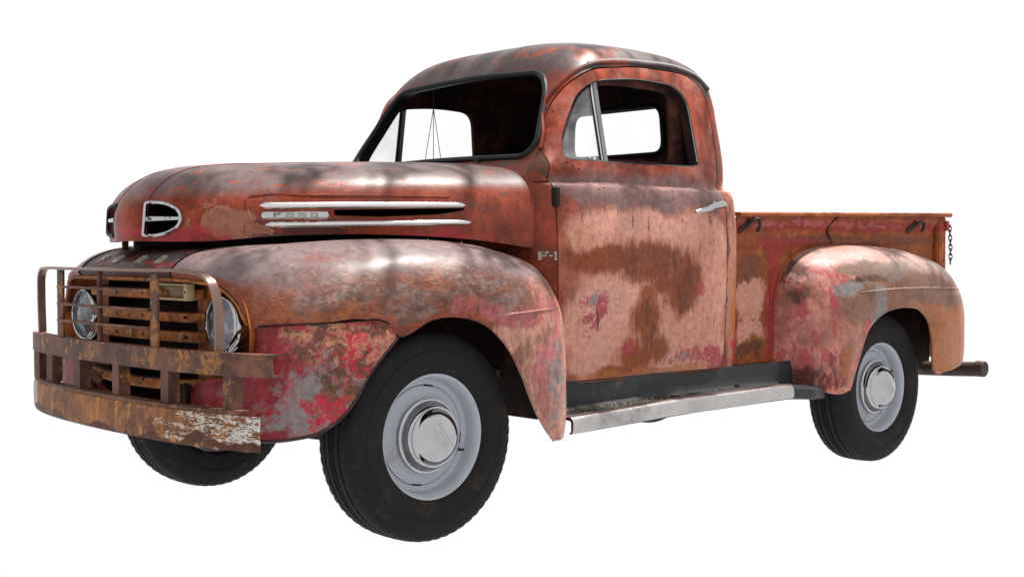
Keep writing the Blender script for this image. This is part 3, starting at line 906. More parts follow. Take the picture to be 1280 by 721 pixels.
GL = {'F': [(0, 0, .3, 1), (.3, .76, 1, 1), (.3, .40, .82, .64)],
      'O': [(0, .1, .3, .9), (.7, .1, 1, .9), (.12, 0, .88, .25), (.12, .75, .88, 1)],
      'R': [(0, 0, .3, 1), (.3, .76, .9, 1), (.7, .5, 1, .92), (.3, .38, .9, .6), (.66, 0, 1, .42)],
      'D': [(0, 0, .3, 1), (.7, .12, 1, .88), (.3, 0, .85, .24), (.3, .76, .85, 1)],
      '1': [(.3, 0, .7, 1), (.1, .72, .3, .9), (.1, 0, .9, .12)],
      '-': [(0, .40, 1, .58)]}
def letter(name, ch, fn, w, h, mat, parent, th=.004):
    """block letter; fn(u, v, d) gives the point at u right, v up, d out of the surface"""
    V = []; F = []
    for (a, b, c, d_) in GL[ch]:
        o = len(V)
        for dd in (-.001, th):
            V += [fn(a*w, b*h, dd), fn(c*w, b*h, dd), fn(c*w, d_*h, dd), fn(a*w, d_*h, dd)]
        F += [(o, o+1, o+2, o+3), (o+4, o+5, o+6, o+7)]+[(o+i, o+(i+1) % 4, o+4+(i+1) % 4, o+4+i) for i in range(4)]
    return new_obj(name, fixn(mesh_from(name, V, F)), mat, parent, None)

for s in (-1, 1):
    strip('hood_moulding', -.462, 1.168, 1.196, .318, 1.186, 1.209, M['trim'], hood, s=s, r0=.016, r1=.03)
    strip('hood_moulding', -.448, 1.101, 1.127, .338, 1.121, 1.143, M['trim'], hood, s=s, r0=.02, r1=.03)
    pl = strip('hood_name_plate', -.458, 1.130, 1.163, -.225, 1.134, 1.168, M['trim'], hood, s=s, off=.006, m=5, r0=.006, r1=.006)
    pl.data.materials[0] = M['chrome']
    for k, ch in enumerate('FORD'):
        u0 = -.418+k*.042
        if s > 0:
            u0 = -.418+(3-k)*.042
        fn = (lambda u, v, d, u0=u0, s=s: hp_(u0+(u if s < 0 else .026-u), 1.139+v, .0045+d, s))
        letter('plate_letter', ch, fn, .026, .020, M['letter'], pl, .002)
    # pressed line round the moulding recess
    pr = [(-.475, 1.105), (-.492, 1.14), (-.50, 1.185), (-.488, 1.212), (-.45, 1.220), (-.30, 1.222), (.0, 1.226), (.25, 1.229)]
    tube_obj('pressed_line', hermite(np.array([hp_(x, z, -.0005, s) for x, z in pr]), 5), .0042, M['hood'], hood, n=6)
    # ridge beside the centre strip
    rd = []
    for x, y in ((-.727, .112), (-.716, .112), (-.69, .112), (-.655, .110), (-.60, .107), (-.52, .103), (-.42, .098), (-.25, .09), (0, .08), (.3, .07), (.6, .06)):
        pass
    rp = []
    for z in (1.065, 1.10, 1.15, 1.195, 1.23):
        h = BV_HOOD.ray_cast(Vector((-2, s*.112, z)), Vector((1, 0, 0)))
        rp.append(np.array(h[0]))
    for x, y in ((-.655, .110), (-.60, .107), (-.52, .103), (-.42, .098), (-.25, .09), (0, .08), (.3, .07), (.6, .06)):
        h = BV_HOOD.ray_cast(Vector((x, s*y, 3)), Vector((0, 0, -1)))
        rp.append(np.array(h[0]))
    tube_obj('hood_ridge', hermite(np.array(rp), 5), .0034, M['ridge'], hood, n=6)
    # nostril trim
    fr = tube_obj('nostril_frame', [nose3(a*1.02, z, .004, s) for a, z in DSH], .0068, M['chrome'] if s < 0 else M['rubber'], hood, closed=True, n=8)
    G = []
    for t in np.linspace(-.084, .080, 12):
        row = []
        for a in np.linspace(0, 2*PI, 9)[:-1]:
            hh = .0115-.004*(t+.07)/.14
            q = nose3(t, 1.137, -.006, s)
            row.append(q+np.array((NN[0], s*-NN[1], 0))*math.cos(a)*.008+np.array((0, 0, math.sin(a)*hh)))
        G.append(row)
    new_obj('nostril_bar', fixn(grid_mesh('b', np.array(G), False, True)), M['chrome'], fr)
    inn = []
    for a, z in DSH:
        inn.append(nose3(a, z, -.012, s))
    back = [q+np.array((-NN[0], (NN[1] if s > 0 else -NN[1]), 0))*.12 for q in inn]
    n = len(inn)
    new_obj('nostril_duct', fixn(mesh_from('d', inn+back, [(i, (i+1) % n, n+(i+1) % n, n+i) for i in range(n)]+[tuple(range(n, 2*n))])), M['black'], hood)
    # rear edge rolled in crimson
    re_ = [HG[i, -1 if s > 0 else 0] for i in range(HG.shape[0]-8)]
    tube_obj('hood_rear_edge', [q+np.array((.004, 0, -.0)) for q in re_], .005, M['ridge'], hood, n=6)
for y in (-.06, .03):
    boxes('hood_latch', [((-.735, y, 1.045), (.02, .018, .04))], M['under'], hood)

# ------------------------------------------------------------------ front fenders, panel, valance
FA = [
 [(-.40, .33, 1.040), (-.56, .34, 1.036), (-.68, .35, 1.010), (-.742, .355, .972), (-.762, .36, .945), (-.752, .36, .926)],
 [(-.39, .44, 1.045), (-.53, .455, 1.040), (-.645, .465, 1.012), (-.715, .47, .968), (-.742, .475, .938), (-.735, .475, .920)],
 [(-.37, .52, 1.052), (-.49, .56, 1.040), (-.595, .58, 1.005), (-.668, .59, .957), (-.705, .59, .922), (-.704, .585, .902)],
 [(-.33, .57, 1.056), (-.44, .64, 1.036), (-.535, .675, .990), (-.612, .690, .930), (-.658, .680, .880), (-.680, .655, .848)],
 [(-.27, .59, 1.060), (-.37, .70, 1.032), (-.465, .755, .975), (-.55, .768, .905), (-.622, .745, .840), (-.668, .705, .781)],
 [(-.18, .61, 1.064), (-.26, .745, 1.036), (-.34, .82, .975), (-.41, .851, .905), (-.465, .853, .840), (-.50, .842, .786)],
 [(-.08, .625, 1.066), (-.14, .765, 1.042), (-.20, .860, .985), (-.25, .894, .910), (-.285, .900, .845), (-.305, .893, .790)],
 [(0, .64, 1.066), (-.05, .775, 1.044), (-.10, .868, .993), (-.145, .912, .918), (-.185, .920, .825), (-.210, .909, .738)],
 [(.17, .65, 1.062), (.13, .785, 1.040), (.07, .880, .997), (.01, .930, .935), (-.045, .942, .860), (-.08, .931, .792)],
 [(.42, .665, 1.030), (.37, .79, 1.012), (.29, .880, .978), (.195, .931, .925), (.105, .945, .858), (.04, .936, .797)],
 [(.595, .68, .965), (.56, .79, .945), (.485, .884, .915), (.375, .936, .872), (.245, .947, .815), (.156, .940, .765)],
 [(.655, .70, .84), (.632, .80, .83), (.572, .889, .808), (.465, .938, .775), (.345, .948, .735), (.25, .942, .693)],
 [(.672, .71, .665), (.655, .80, .66), (.608, .885, .65), (.525, .935, .63), (.42, .948, .605), (.33, .942, .58)],
 [(.676, .72, .51), (.660, .80, .505), (.617, .880, .50), (.552, .930, .49), (.47, .947, .475), (.391, .942, .46)],
 [(.672, .73, .40), (.656, .80, .395), (.618, .878, .39), (.566, .925, .384), (.51, .945, .375), (.453, .942, .365)],
 [(.668, .74, .362), (.650, .80, .352), (.610, .875, .336), (.568, .918, .322), (.532, .938, .314), (.500, .938, .316)],
]
def mesh_mirror_pair(name, C, nu, nv, t, mat, parent, c):
    out = {}
    for s in (-1, 1):
        A = np.array(C, float); A[..., 1] *= s
        G = grid_surf(A, nu, nv)
        me = outward(fixn(grid_mesh(name, G)), c(s))
        out[s] = (new_obj(name, solid(me, t), mat, parent, 40), G, bvh_of(me))
    return out
ff = mesh_mirror_pair('front_fender', FA, 6, 6, .012, M['fender'], truck, lambda s: (.05, s*.55, .6))
for s in (-1, 1):
    o, G, bv = ff[s]
    # rolled lip along the wheel arch and the opening edge
    ed = [G[i, -1] for i in range(6*7, G.shape[0])]
    tube_obj('arch_lip', [q+np.array((0, -s*.004, 0)) for q in ed], .007, M['fender'], o, n=6)
    ed = [G[i, -1] for i in range(0, 6*4+1)]
    tube_obj('brow_lip', ed, .007, M['grille'], o, n=6)
    # crease behind the wheel
    cr = []
    for x, z in ((.20, .792), (.30, .797), (.40, .803), (.50, .808), (.56, .810)):
        cr.append(side_pt(x, z, .0, bv, s))
    tube_obj('fender_crease', hermite(np.array(cr), 4), [.001]*3+[.0045]*(len(hermite(np.array(cr), 4))-3), M['fender'], o, n=6)

# nose panel with the letters
PS = FA[0]
rowsP = []
for y in (-.325, -.25, -.12, 0, .12, .25, .325):
    k = abs(y)/.325
    rowsP.append([(x-.016*(1-k*k), y+(0 if i else 0), z) for i, (x, _, z) in enumerate(PS)])
for s_, r in ((0, rowsP[0]), (1, rowsP[-1])):
    for i in range(6):
        sg = -1 if s_ == 0 else 1
        r[i] = (FA[0][i][0], sg*(FA[0][i][1]-.004), FA[0][i][2])
pg = grid_surf(np.array(rowsP), 6, 6)
pm = outward(fixn(grid_mesh('front_panel', pg)), (-.3, 0, .8))
BV_PAN = bvh_of(pm)
panel = new_obj('front_panel', solid(pm, .012), M['front_panel'], truck, 40)
tube_obj('panel_lip', [pg[i, -1] for i in range(pg.shape[0])], .009, M['grille'], panel, n=6)
for s in (-1, 1):
    tube_obj('panel_seam', [pg[0 if s < 0 else -1, j]+np.array((-.001, s*.002, .001)) for j in range(6, pg.shape[1])], .003, M['black'], panel, n=6)
for ch, yc in zip('FORD', (.226, .089, -.089, -.226)):
    def fn(u, v, d, yc=yc):
        y = yc+.018-u+v*.10
        zz = .979+v*.85
        h = BV_PAN.ray_cast(Vector((-2, y, zz)), Vector((1, 0, 0)))
        n = h[1] if h[1].x < 0 else -h[1]
        return np.array(h[0]+n*d)
    letter('nose_letter', ch, fn, .036, .028, M['letter'], panel, .006)

# valance: wraps from one arch round the front to the other
seam = [(-.225, .905, .745), (-.245, .902, .779), (-.275, .896, .791), (-.345, .883, .791), (-.431, .861, .788), (-.50, .842, .786), (-.602, .79, .782), (-.650, .735, .777), (-.650, .722, .745),
        (-.655, .705, .668), (-.676, .62, .612), (-.694, .46, .585), (-.702, .27, .505), (-.704, .14, .492), (-.705, 0, .490)]
low = [(-.213, .908, .728), (-.277, .895, .658), (-.321, .886, .602), (-.364, .878, .530), (-.419, .864, .468), (-.484, .842, .427), (-.559, .815, .411), (-.614, .782, .405), (-.650, .745, .404),
       (-.668, .70, .404), (-.678, .58, .404), (-.682, .42, .404), (-.685, .28, .404), (-.686, .14, .404), (-.687, 0, .404)]
V3 = []
for a, b in zip(seam, low):
    a = np.array(a); b = np.array(b)
    r = []
    for t in (0, .33, .67, 1):
        q = a*(1-t)+b*t
        n = np.array((q[0]+.15, q[1]*.9, 0)); n = n/np.linalg.norm(n)
        r.append(q+n*.022*math.sin(PI*t)*min(1, np.linalg.norm(a-b)/.2))
    V3.append(r)
V3 = np.array(V3)
mir = V3[:-1][::-1].copy(); mir[..., 1] *= -1
V3 = np.concatenate([V3, mir])
vg = grid_surf(V3, 5, 4)
vm = outward(fixn(grid_mesh('front_valance', vg)), (-.2, 0, .6))
BV_VAL = bvh_of(vm)
val = new_obj('front_valance', solid(vm, .012), M['valance'], truck, 40)
tube_obj('valance_lip', [vg[i, -1] for i in range(vg.shape[0])], .006, M['rubbed'], val, n=6)
for s in (-1, 1):
    sm = [np.array((x, s*y, z))+np.array((-.004, s*.006, 0)) for x, y, z in seam[1:8]]
    tube_obj('fender_seam', hermite(np.array(sm), 4), .0024, M['black'], val, n=6)

# grille shell behind the bars, its posts and bars
gs = []
for y in np.linspace(-.70, .70, 15):
    x = -.60+.10*abs(y)**2
    gs.append([(x-.10*(1-abs(y)/.7*.6), y, .945-.02*abs(y)), (x, y, .925-.03*abs(y)), (x+.01, y, .70), (x, y, .50), (x-.08, y, .47)])
shell_g = new_obj('grille_shell', outward(fixn(grid_mesh('g', grid_surf(np.array(gs), 2, 4))), (2, 0, .7)), M['under'], truck)
def gx(y):
    return -.715+.22*y*y
for zc, hw, hh in ((.874, .41, .040), (.795, .415, .038), (.728, .42, .040), (.650, .42, .038), (.566, .40, .040)):
    G = []
    ue = [hw-.03*(1-math.cos(t)) for t in np.linspace(0, PI/2, 7)]
    ys = [-u for u in ue]+list(np.linspace(-hw+.05, hw-.05, 22))+ue[::-1]
    for y in ys:
        e = min(1, (hw-abs(y))/.03)
        e = math.sqrt(max(.02, 1-(1-e)**2))
        row = []
        sag = .010*(1-(y/hw)**2)*-1 if zc < .6 else 0
        for a in np.linspace(0, 2*PI, 15)[:-1]:
            ca, sa = math.cos(a), math.sin(a)
            px = abs(ca)**.5*math.copysign(1, ca)*.022*e
            pz = abs(sa)**.5*math.copysign(1, sa)*hh/2*(.88+.12*e)
            row.append((gx(y)-px+(1-e)*.02, y, zc+pz+sag))
        G.append(row)
    bar = new_obj('grille_bar', fixn(grid_mesh('bar', np.array(G), False, True)), M['grille'], shell_g, 50)
    for y in (-.36, -.10, .10, .25):
        V, F = box_vf((gx(y)-.0225, y, zc), (.004, .020 if abs(y) > .3 else .007, .009), .0015)
        new_obj('bar_slot', mesh_from('s', V, F), M['black'], bar, None)
for s in (-1, 1):
    pv = []
    for z in np.linspace(.53, .925, 6):
        pv.append([(gx(.36)+.035, s*.345, z), (gx(.4)+.028, s*.395, z), (gx(.42)+.02, s*.44, z), (gx(.42)+.06, s*.455, z)])
    new_obj('grille_post', fixn(grid_mesh('gp', np.array(pv))), M['grille_shell'], shell_g)
    # side panel holding the headlight, set into the opening
    op = [np.array((FA[2][5][0], s*FA[2][5][1], FA[2][5][2]))]
    sp = []
    for zz, yo in ((.915, .52), (.905, .61), (.85, .685), (.78, .715), (.70, .715), (.62, .69), (.56, .64)):
        sp.append([(-.655, s*.44, min(zz, .92)), (-.575, s*(.44+(yo-.44)*.35), zz), (-.585, s*(yo-.03), zz), (-.672, s*yo, zz)])
    new_obj('headlight_panel', fixn(grid_mesh('hpn', grid_surf(np.array(sp), 4, 3))), M['grille_shell'], shell_g)
# parking lamp
pl_ = boxes('parking_lamp', [((-.725, -.298, .908), (.03, .262, .008)), ((-.725, -.298, .858), (.03, .262, .008)), ((-.725, -.178, .883), (.03, .022, .0425)), ((-.725, -.418, .883), (.03, .022, .0425))], M['lampframe'], shell_g, .002)
boxes('lamp_glass', [((-.712, -.298, .883), (.016, .215, .04))], M['amber'], pl_, .003)
for y in (-.175, -.420):
    V, F = lathe([(0, 0), (.0045, 0)], 8, 0, (-.7415, y, .883))
    new_obj('lamp_screw', mesh_from('h', V, F), M['black'], pl_)

# headlights
for s in (-1, 1):
    c = (-.640, s*.533, .776)
    bez = new_obj('headlight', fixn(mesh_from('hb', *lathe([(.112, .045), (.113, .02), (.110, -.005), (.104, -.024), (.097, -.034), (.091, -.034), (.0885, -.026), (.0885, -.012)], 56, 0, c))), M['chrome'], truck, 60)
    new_obj('reflector', fixn(mesh_from('rf', *lathe([(.0885, -.014), (.075, .02), (.05, .045), (.02, .055), (0, .056)], 40, 0, c))), M['reflector'], bez)
    G = []
    prof = [(r, -.016-.020*math.cos(min(1, r/.0885)*PI/2)) for r in np.linspace(.0885, 0, 14)]
    V, F = lathe(prof, 56, 0, c)
    # vertical flutes pressed into the lens
    V = [(v[0]+.0016*math.sin((v[1]-c[1])*430)*(1 if abs(v[2]-c[2]) < .07 else .2), v[1], v[2]) for v in V]
    new_obj('lens', fixn(mesh_from('ln', V, F)), M['lens'], bez, 60)
    V, F = lathe([(.0, -.004), (.024, -.004), (.026, .004), (.026, .03)], 20, 0, c)
    new_obj('bulb_shield', fixn(mesh_from('bs', V, F)), M['chrome'], bez)

# ------------------------------------------------------------------ bumper and welded guard
def g1(y):
    return -.848+.05*y*y+.12*y**4
def curve_prism(name, y0, y1, sec, mat, parent, fx, n=44, smooth=35):
    """sweep a closed section [(dx, z)] along the bow of the bumper"""
    G = []
    for y in np.linspace(y0, y1, n):
        G.append([(fx(y)+dx, y, z) for dx, z in sec])
    V = [p for r in G for p in r]; k = len(sec)
    F = []
    for i in range(n-1):
        for j in range(k):
            F.append((i*k+j, (i+1)*k+j, (i+1)*k+(j+1) % k, i*k+(j+1) % k))
    F += [tuple(range(k)), tuple(range((n-1)*k, n*k))]
    return new_obj(name, fixn(mesh_from(name, V, F)), mat, parent, smooth)
gbf = lambda y: g1(y)-.014+(.04*y*y if y > 0 else 0)
bsec = [(-.001, .505), (-.005, .495), (-.008, .455), (-.005, .405), (-.001, .393), (.003, .394), (.002, .41), (-.001, .455), (.002, .49), (.003, .505)]
bump = curve_prism('front_bumper', -.897, .82, bsec, M['bumper'], truck, gbf)
curve_prism('bumper_angle', -.817, .80, [(-.002, .507), (-.002, .519), (.045, .519), (.045, .511), (.01, .511), (.01, .507)], M['steel'], bump, gbf)
csec = [(0, .626), (0, .699), (.040, .699), (.040, .692), (.008, .692), (.008, .633), (.040, .633), (.040, .626)]
curve_prism('guard_channel', -.922, .765, csec, M['steel'], bump, g1)
for y in (.695, .497, .213, -.108, -.440, -.755):
    V, F = merge(box_vf((g1(y)+.007, y, .5725), (.006, .052, .106)), box_vf((g1(y)+.026, y-.0235, .5725), (.040, .006, .106)))
    new_obj('guard_post', mesh_from('gp', V, F), M['steel'], bump)
tube_obj('guard_brace', [(g1(.3)+.05, .33, .62), (g1(.3)+.12, .27, .53)], .01, M['steel'], bump, sq=(.012, .03))
# hoop
hx = lambda y: -.842+.05*y*y+.21*y**4
path = [(hx(.692)+.002, .692, .700), (hx(.692), .694, .80), (hx(.685), .690, .86), (hx(.66), .668, .92), (hx(.61), .615, .95), (hx(.54), .54, .957), (hx(.35), .35, .958), (hx(0), 0, .958)]
path = path+[(x, -y, z) for x, y, z in path[-2::-1]]
pp = hermite(np.array(path), 6)
G = []
for i, q in enumerate(pp):
    t = pp[min(i+1, len(pp)-1)]-pp[max(i-1, 0)]; t = t/np.linalg.norm(t)
    w = np.array((1.0, 0, 0)); w = w-t*(w@t); w /= np.linalg.norm(w)
    u = np.cross(t, w)
    G.append([q+w*.015+u*.005, q-w*.015+u*.005, q-w*.015-u*.005, q+w*.015-u*.005])
me = fixn(grid_mesh('hoop', np.array(G), False, True))
new_obj('guard_hoop', me, M['hoop'], bump, 30)
for y in (.374, -.374):
    V, F = box_vf((g1(y)+.010, y, .8275), (.008, .052, .255), .001)
    new_obj('guard_upright', mesh_from('u', V, F), M['steel'], bump)
tube_obj('guard_rod', [(g1(.028)+.014, .03, .70), (g1(.03)+.014, .03, .955)], .0095, M['steel'], bump, n=10)
for zc in (.889, .825, .763):
    V, F = tube([(g1(y)+.004, y, zc) for y in np.linspace(.374, -.352, 12)], .005, sq=(.022, .008), up=(0, 0, 1))
    new_obj('guard_rail', fixn(mesh_from('gr', V, F)), M['steel'], bump)
for s in (-1, 1):
    tube_obj('bumper_bracket', [(-.80, s*.42, .46), (-.45, s*.40, .47)], .01, M['under'], bump, sq=(.012, .07), up=(0, 0, 1))

# ------------------------------------------------------------------ bed
BX0, BX1 = 1.925, 3.785
bed = empty('bed', (0, 0, 0), truck)
sec = [(.645, .495), (.648, .52), (.650, .60), (.650, .70), (.650, .73), (.656, .738), (.656, .745), (.650, .752), (.650, .90), (.650, 1.02), (.652, 1.04), (.660, 1.052), (.660, 1.062), (.654, 1.075), (.655, 1.11), (.664, 1.135),
       (.676, 1.15), (.682, 1.165), (.682, 1.19), (.684, 1.198)]
for s in (-1, 1):
    G = []
    for x in np.linspace(BX0, BX1, 60):
        zr = .032*(x-BX0)/(BX1-BX0)
        row = []
        for y, z in sec:
            # slightly bowed and dented sheet
            d = .003*math.sin(x*5+z*4)+.002*math.sin(x*13+z*9)
            row.append((x, s*(y+(d if .55 < z < 1.13 else 0)), z+zr*max(0, (z-.5)/.7)))
        G.append(row)
    me = outward(fixn(grid_mesh('bed_side', np.array(G))), (2.8, 0, .8))
    sd_ = new_obj('bed_side', solid(me, .008), M['bed'], bed, 60)
    bvb = bvh_of(me)
    # top rail
    G = []
    for x in np.linspace(BX0-.01, BX1+.03, 40):
        zr = .032*(x-BX0)/(BX1-BX0)
        G.append([(x, s*y, z+zr) for y, z in ((.635, 1.186), (.635, 1.200), (.66, 1.204), (.705, 1.203), (.712, 1.196), (.712, 1.184), (.705, 1.180), (.70, 1.184), (.69, 1.190))])
    V = [p for r in G for p in r]; k = 9; n = len(G)
    F = [(i*k+j, (i+1)*k+j, (i+1)*k+(j+1) % k, i*k+(j+1) % k) for i in range(n-1) for j in range(k)]+[tuple(range(k)), tuple(range((n-1)*k, n*k))]
    new_obj('bed_rail', fixn(mesh_from('rail', V, F)), M['bed'], bed, 40)
    # seam with its stepped joint
    sp = [side_pt(x, z, .001, bvb, s) for x, z in ((2.735, 1.195), (2.70, 1.175), (2.68, 1.15), (2.68, 1.115), (2.705, 1.09), (2.715, 1.06))]
    tube_obj('side_seam', hermite(np.array(sp), 3), .004, M['dark_paint'], sd_, n=6)
    sp = [q+np.array((.016, 0, 0)) for q in sp]
    tube_obj('side_joint_lap', hermite(np.array(sp), 3), .006, M['bed'], sd_, n=6)
    # pressed panel outline ahead of the fender
    po = fillet([(1.945, .728), (2.205, .728), (2.205, 1.035), (1.945, 1.035)], .03, 5)
    tube_obj('pressed_panel_edge', [side_pt(x, z, -.001, bvb, s) for x, z in po], .004, M['bed'], sd_, n=6, closed=True)
    tube_obj('panel_end_flange', [side_pt(2.222, z, .002, bvb, s) for z in (.50, .6, .7, .8, .9)], .006, M['bed'], sd_, n=6)
    # rope hooks
    for x in (2.02, 3.49):
        zb_ = 1.14+.016*(x > 3)
        q = [side_pt(x+a, zb_+b, c_, bvb, s) for a, b, c_ in ((-.045, -.020, .006), (-.02, .01, .014), (.0, .030, .022), (.022, .034, .030), (.042, .015, .034), (.044, -.015, .032))]
        tube_obj('rope_hook', hermite(np.array(q), 4), .0085, M['rubbed'], sd_, n=8)
        q = [side_pt(x+a, zb_+b, .004, bvb, s) for a, b in ((-.058, -.03), (-.01, .028))]
        tube_obj('hook_plate', q, .01, M['rubbed'], sd_, sq=(.022, .010), up=(0, 1, 0))
    # corner post
    boxes('corner_post', [((BX1-.030, s*.668, .86), (.058, .03, .70)), ((BX1+.006, s*.655, .86), (.012, .055, .70)), ((BX1-.065, s*.666, .86), (.012, .024, .66))], M['bed'], bed, .004)
    boxes('post_bracket', [((BX1+.014, s*.68, 1.165), (.03, .03, .055))], M['bed'], bed, .004)
boxes('bed_front', [((BX0+.01, 0, .86), (.02, 1.28, .70))], M['bed'], bed)
boxes('bed_floor', [((2.85, 0, .60), (1.84, 1.28, .03))], M['under'], bed)
boxes('tailgate', [((BX1-.01, 0, .88), (.03, 1.26, .58))], M['bed'], bed)
# tailgate chain: hook and links
ch_ = boxes('tailgate_chain', [((BX1+.035, -.685, 1.165), (.03, .012, .022))], M['chain'], bed, .003)
lk = lathe([(.011+.0035*math.cos(a), .0035*math.sin(a)) for a in np.linspace(0, 2*PI, 7)[:-1]], 12, 1, closed=True)
lkm = mesh_from('chain_link', [(v[0]*.85, v[1], v[2]*1.55) for v in lk[0]], lk[1])
for i in range(8):
    o = new_obj('chain_link', lkm if i == 0 else lkm.copy(), M['chain'], ch_)
    o.location = (BX1+.040+.012*math.sin(i*.3), -.690, 1.150-i*.026)
    o.rotation_euler = (0, .05*(-1)**i, (0.35 if i % 2 else 1.75))

RFA = [
 [(2.24, .655, .42), (2.258, .74, .402), (2.296, .82, .378), (2.348, .880, .356), (2.415, .920, .346), (2.475, .93, .362)],
 [(2.235, .655, .52), (2.258, .75, .51), (2.303, .83, .50), (2.368, .89, .495), (2.45, .925, .495), (2.540, .935, .503)],
 [(2.24, .655, .68), (2.264, .75, .675), (2.313, .832, .665), (2.40, .90, .655), (2.51, .935, .65), (2.628, .938, .653)],
 [(2.262, .655, .835), (2.290, .75, .832), (2.350, .834, .815), (2.45, .905, .788), (2.60, .940, .755), (2.769, .938, .726)],
 [(2.33, .655, .950), (2.368, .752, .946), (2.438, .842, .928), (2.55, .912, .884), (2.70, .945, .82), (2.86, .94, .743)],
 [(2.47, .655, 1.023), (2.515, .758, 1.014), (2.58, .848, .985), (2.68, .917, .925), (2.80, .947, .84), (2.93, .94, .749)],
 [(2.70, .655, 1.052), (2.73, .762, 1.041), (2.77, .852, 1.006), (2.83, .921, .94), (2.91, .948, .85), (2.99, .94, .747)],
 [(2.98, .655, 1.052), (2.99, .762, 1.040), (3.01, .852, 1.003), (3.035, .921, .936), (3.06, .948, .85), (3.066, .94, .737)],
 [(3.28, .655, 1.028), (3.29, .762, 1.014), (3.29, .852, .976), (3.27, .920, .91), (3.225, .946, .81), (3.168, .94, .673)],
 [(3.53, .655, .962), (3.54, .76, .948), (3.53, .85, .905), (3.47, .92, .82), (3.35, .945, .70), (3.217, .94, .548)],
 [(3.65, .655, .86), (3.66, .76, .84), (3.63, .86, .79), (3.55, .925, .70), (3.40, .945, .58), (3.229, .94, .425)],
 [(3.69, .655, .70), (3.69, .76, .68), (3.655, .86, .63), (3.56, .925, .55), (3.42, .943, .48), (3.262, .94, .398)],
 [(3.692, .655, .50), (3.688, .76, .488), (3.65, .86, .468), (3.55, .924, .445), (3.42, .942, .415), (3.29, .94, .394)],
 [(3.692, .655, .44), (3.685, .76, .435), (3.645, .86, .43), (3.54, .923, .424), (3.42, .94, .404), (3.31, .94, .395)],
]
rf = mesh_mirror_pair('rear_fender', RFA, 6, 6, .012, M['rear_fender'], truck, lambda s: (2.95, s*.6, .6))
for s in (-1, 1):
    o, G, bv = rf[s]
    tube_obj('arch_lip', [G[i, -1]+np.array((0, -s*.004, 0)) for i in range(G.shape[0])], .007, M['rear_fender'], o, n=6)
    cr = hermite(np.array([side_pt(x, z, -.001, bv, s) for x, z in ((2.52, .822), (2.62, .828), (2.75, .834), (2.95, .838), (3.15, .836), (3.30, .832), (3.42, .828), (3.52, .824), (3.57, .822))]), 4)
    tube_obj('fender_crease', cr, [.001, .002, .003]+[.0055]*(len(cr)-3), M['rear_fender'], o, n=6)
    boxes('arch_shade_panel', [((2.98, s*.672, .70), (1.10, .012, .56)), ((2.98, s*.6735, .62), (1.32, .010, .40))], M['under'], o, .002)  # added dark sheets over the bed side, the shade inside the arch
    # flange where the fender meets the bed
    tube_obj('fender_flange', [G[i, 0] for i in range(0, G.shape[0])], .009, M['bed'], o, n=6)

# ------------------------------------------------------------------ running boards
rng = random.Random(7)
for s in (-1, 1):
    xs = np.linspace(.60, 2.335, 60)
    def edge(x):
        z = np.interp(x, [.55, 1.33, 2.0, 2.34], [.384, .408, .414, .385])
        return z
    G = []; T = []
    for x in xs:
        z = edge(x)
        w = .93 if x < 2.2 else .93-.35*(x-2.2)
        dn = .0022*(1+math.sin(x*7))+.0012*(1+math.sin(x*17+1))
        G.append([(x, s*.745, .505), (x, s*.752, .45), (x, s*.755, z+.012), (x, s*.765, z+.002), (x, s*.80, z), (x, s*.805, z+.003), (x, s*.815, z+.003), (x, s*.82, z), (x, s*.84, z), (x, s*.845, z+.003), (x, s*.855, z+.003), (x, s*.86, z),
                  (x, s*(w-.03), z), (x, s*(w-.008), z-.003), (x, s*w, z-.012), (x, s*w, z-.052), (x, s*(w-.012), z-.060)])
        if x < 2.02:
            T.append([(x, s*(w-.062), z+.004), (x, s*(w-.058), z+.007), (x, s*(w-.036), z+.008), (x, s*(w-.034), z+.004), (x, s*(w-.028), z+.008+dn*.4), (x, s*(w-.006), z+.006+dn*.5), (x, s*(w+.006), z-.006+dn*.4), (x, s*(w+.008+dn*.4), z-.02), (x, s*(w+.007+dn), z-.042), (x, s*(w+.002), z-.056+dn*.5)])
    bme = outward(fixn(grid_mesh('rb', np.array(G))), (1.4, 0, .2))
    rb = new_obj('running_board', solid(bme, .006), M['board'], truck, 40)
    tr = new_obj('edge_trim', solid(outward(fixn(grid_mesh('tr', np.array(T))), (1.4, s*.8, .2)), .003), M['alu'], rb, 50)
    V, F = lathe([(0, .012), (.012, .010), (.014, 0)], 12, 2, (1.80, s*.785, edge(1.8)+.004))
    new_obj('board_bolt', mesh_from('bb', V, F), M['rubbed'], rb)

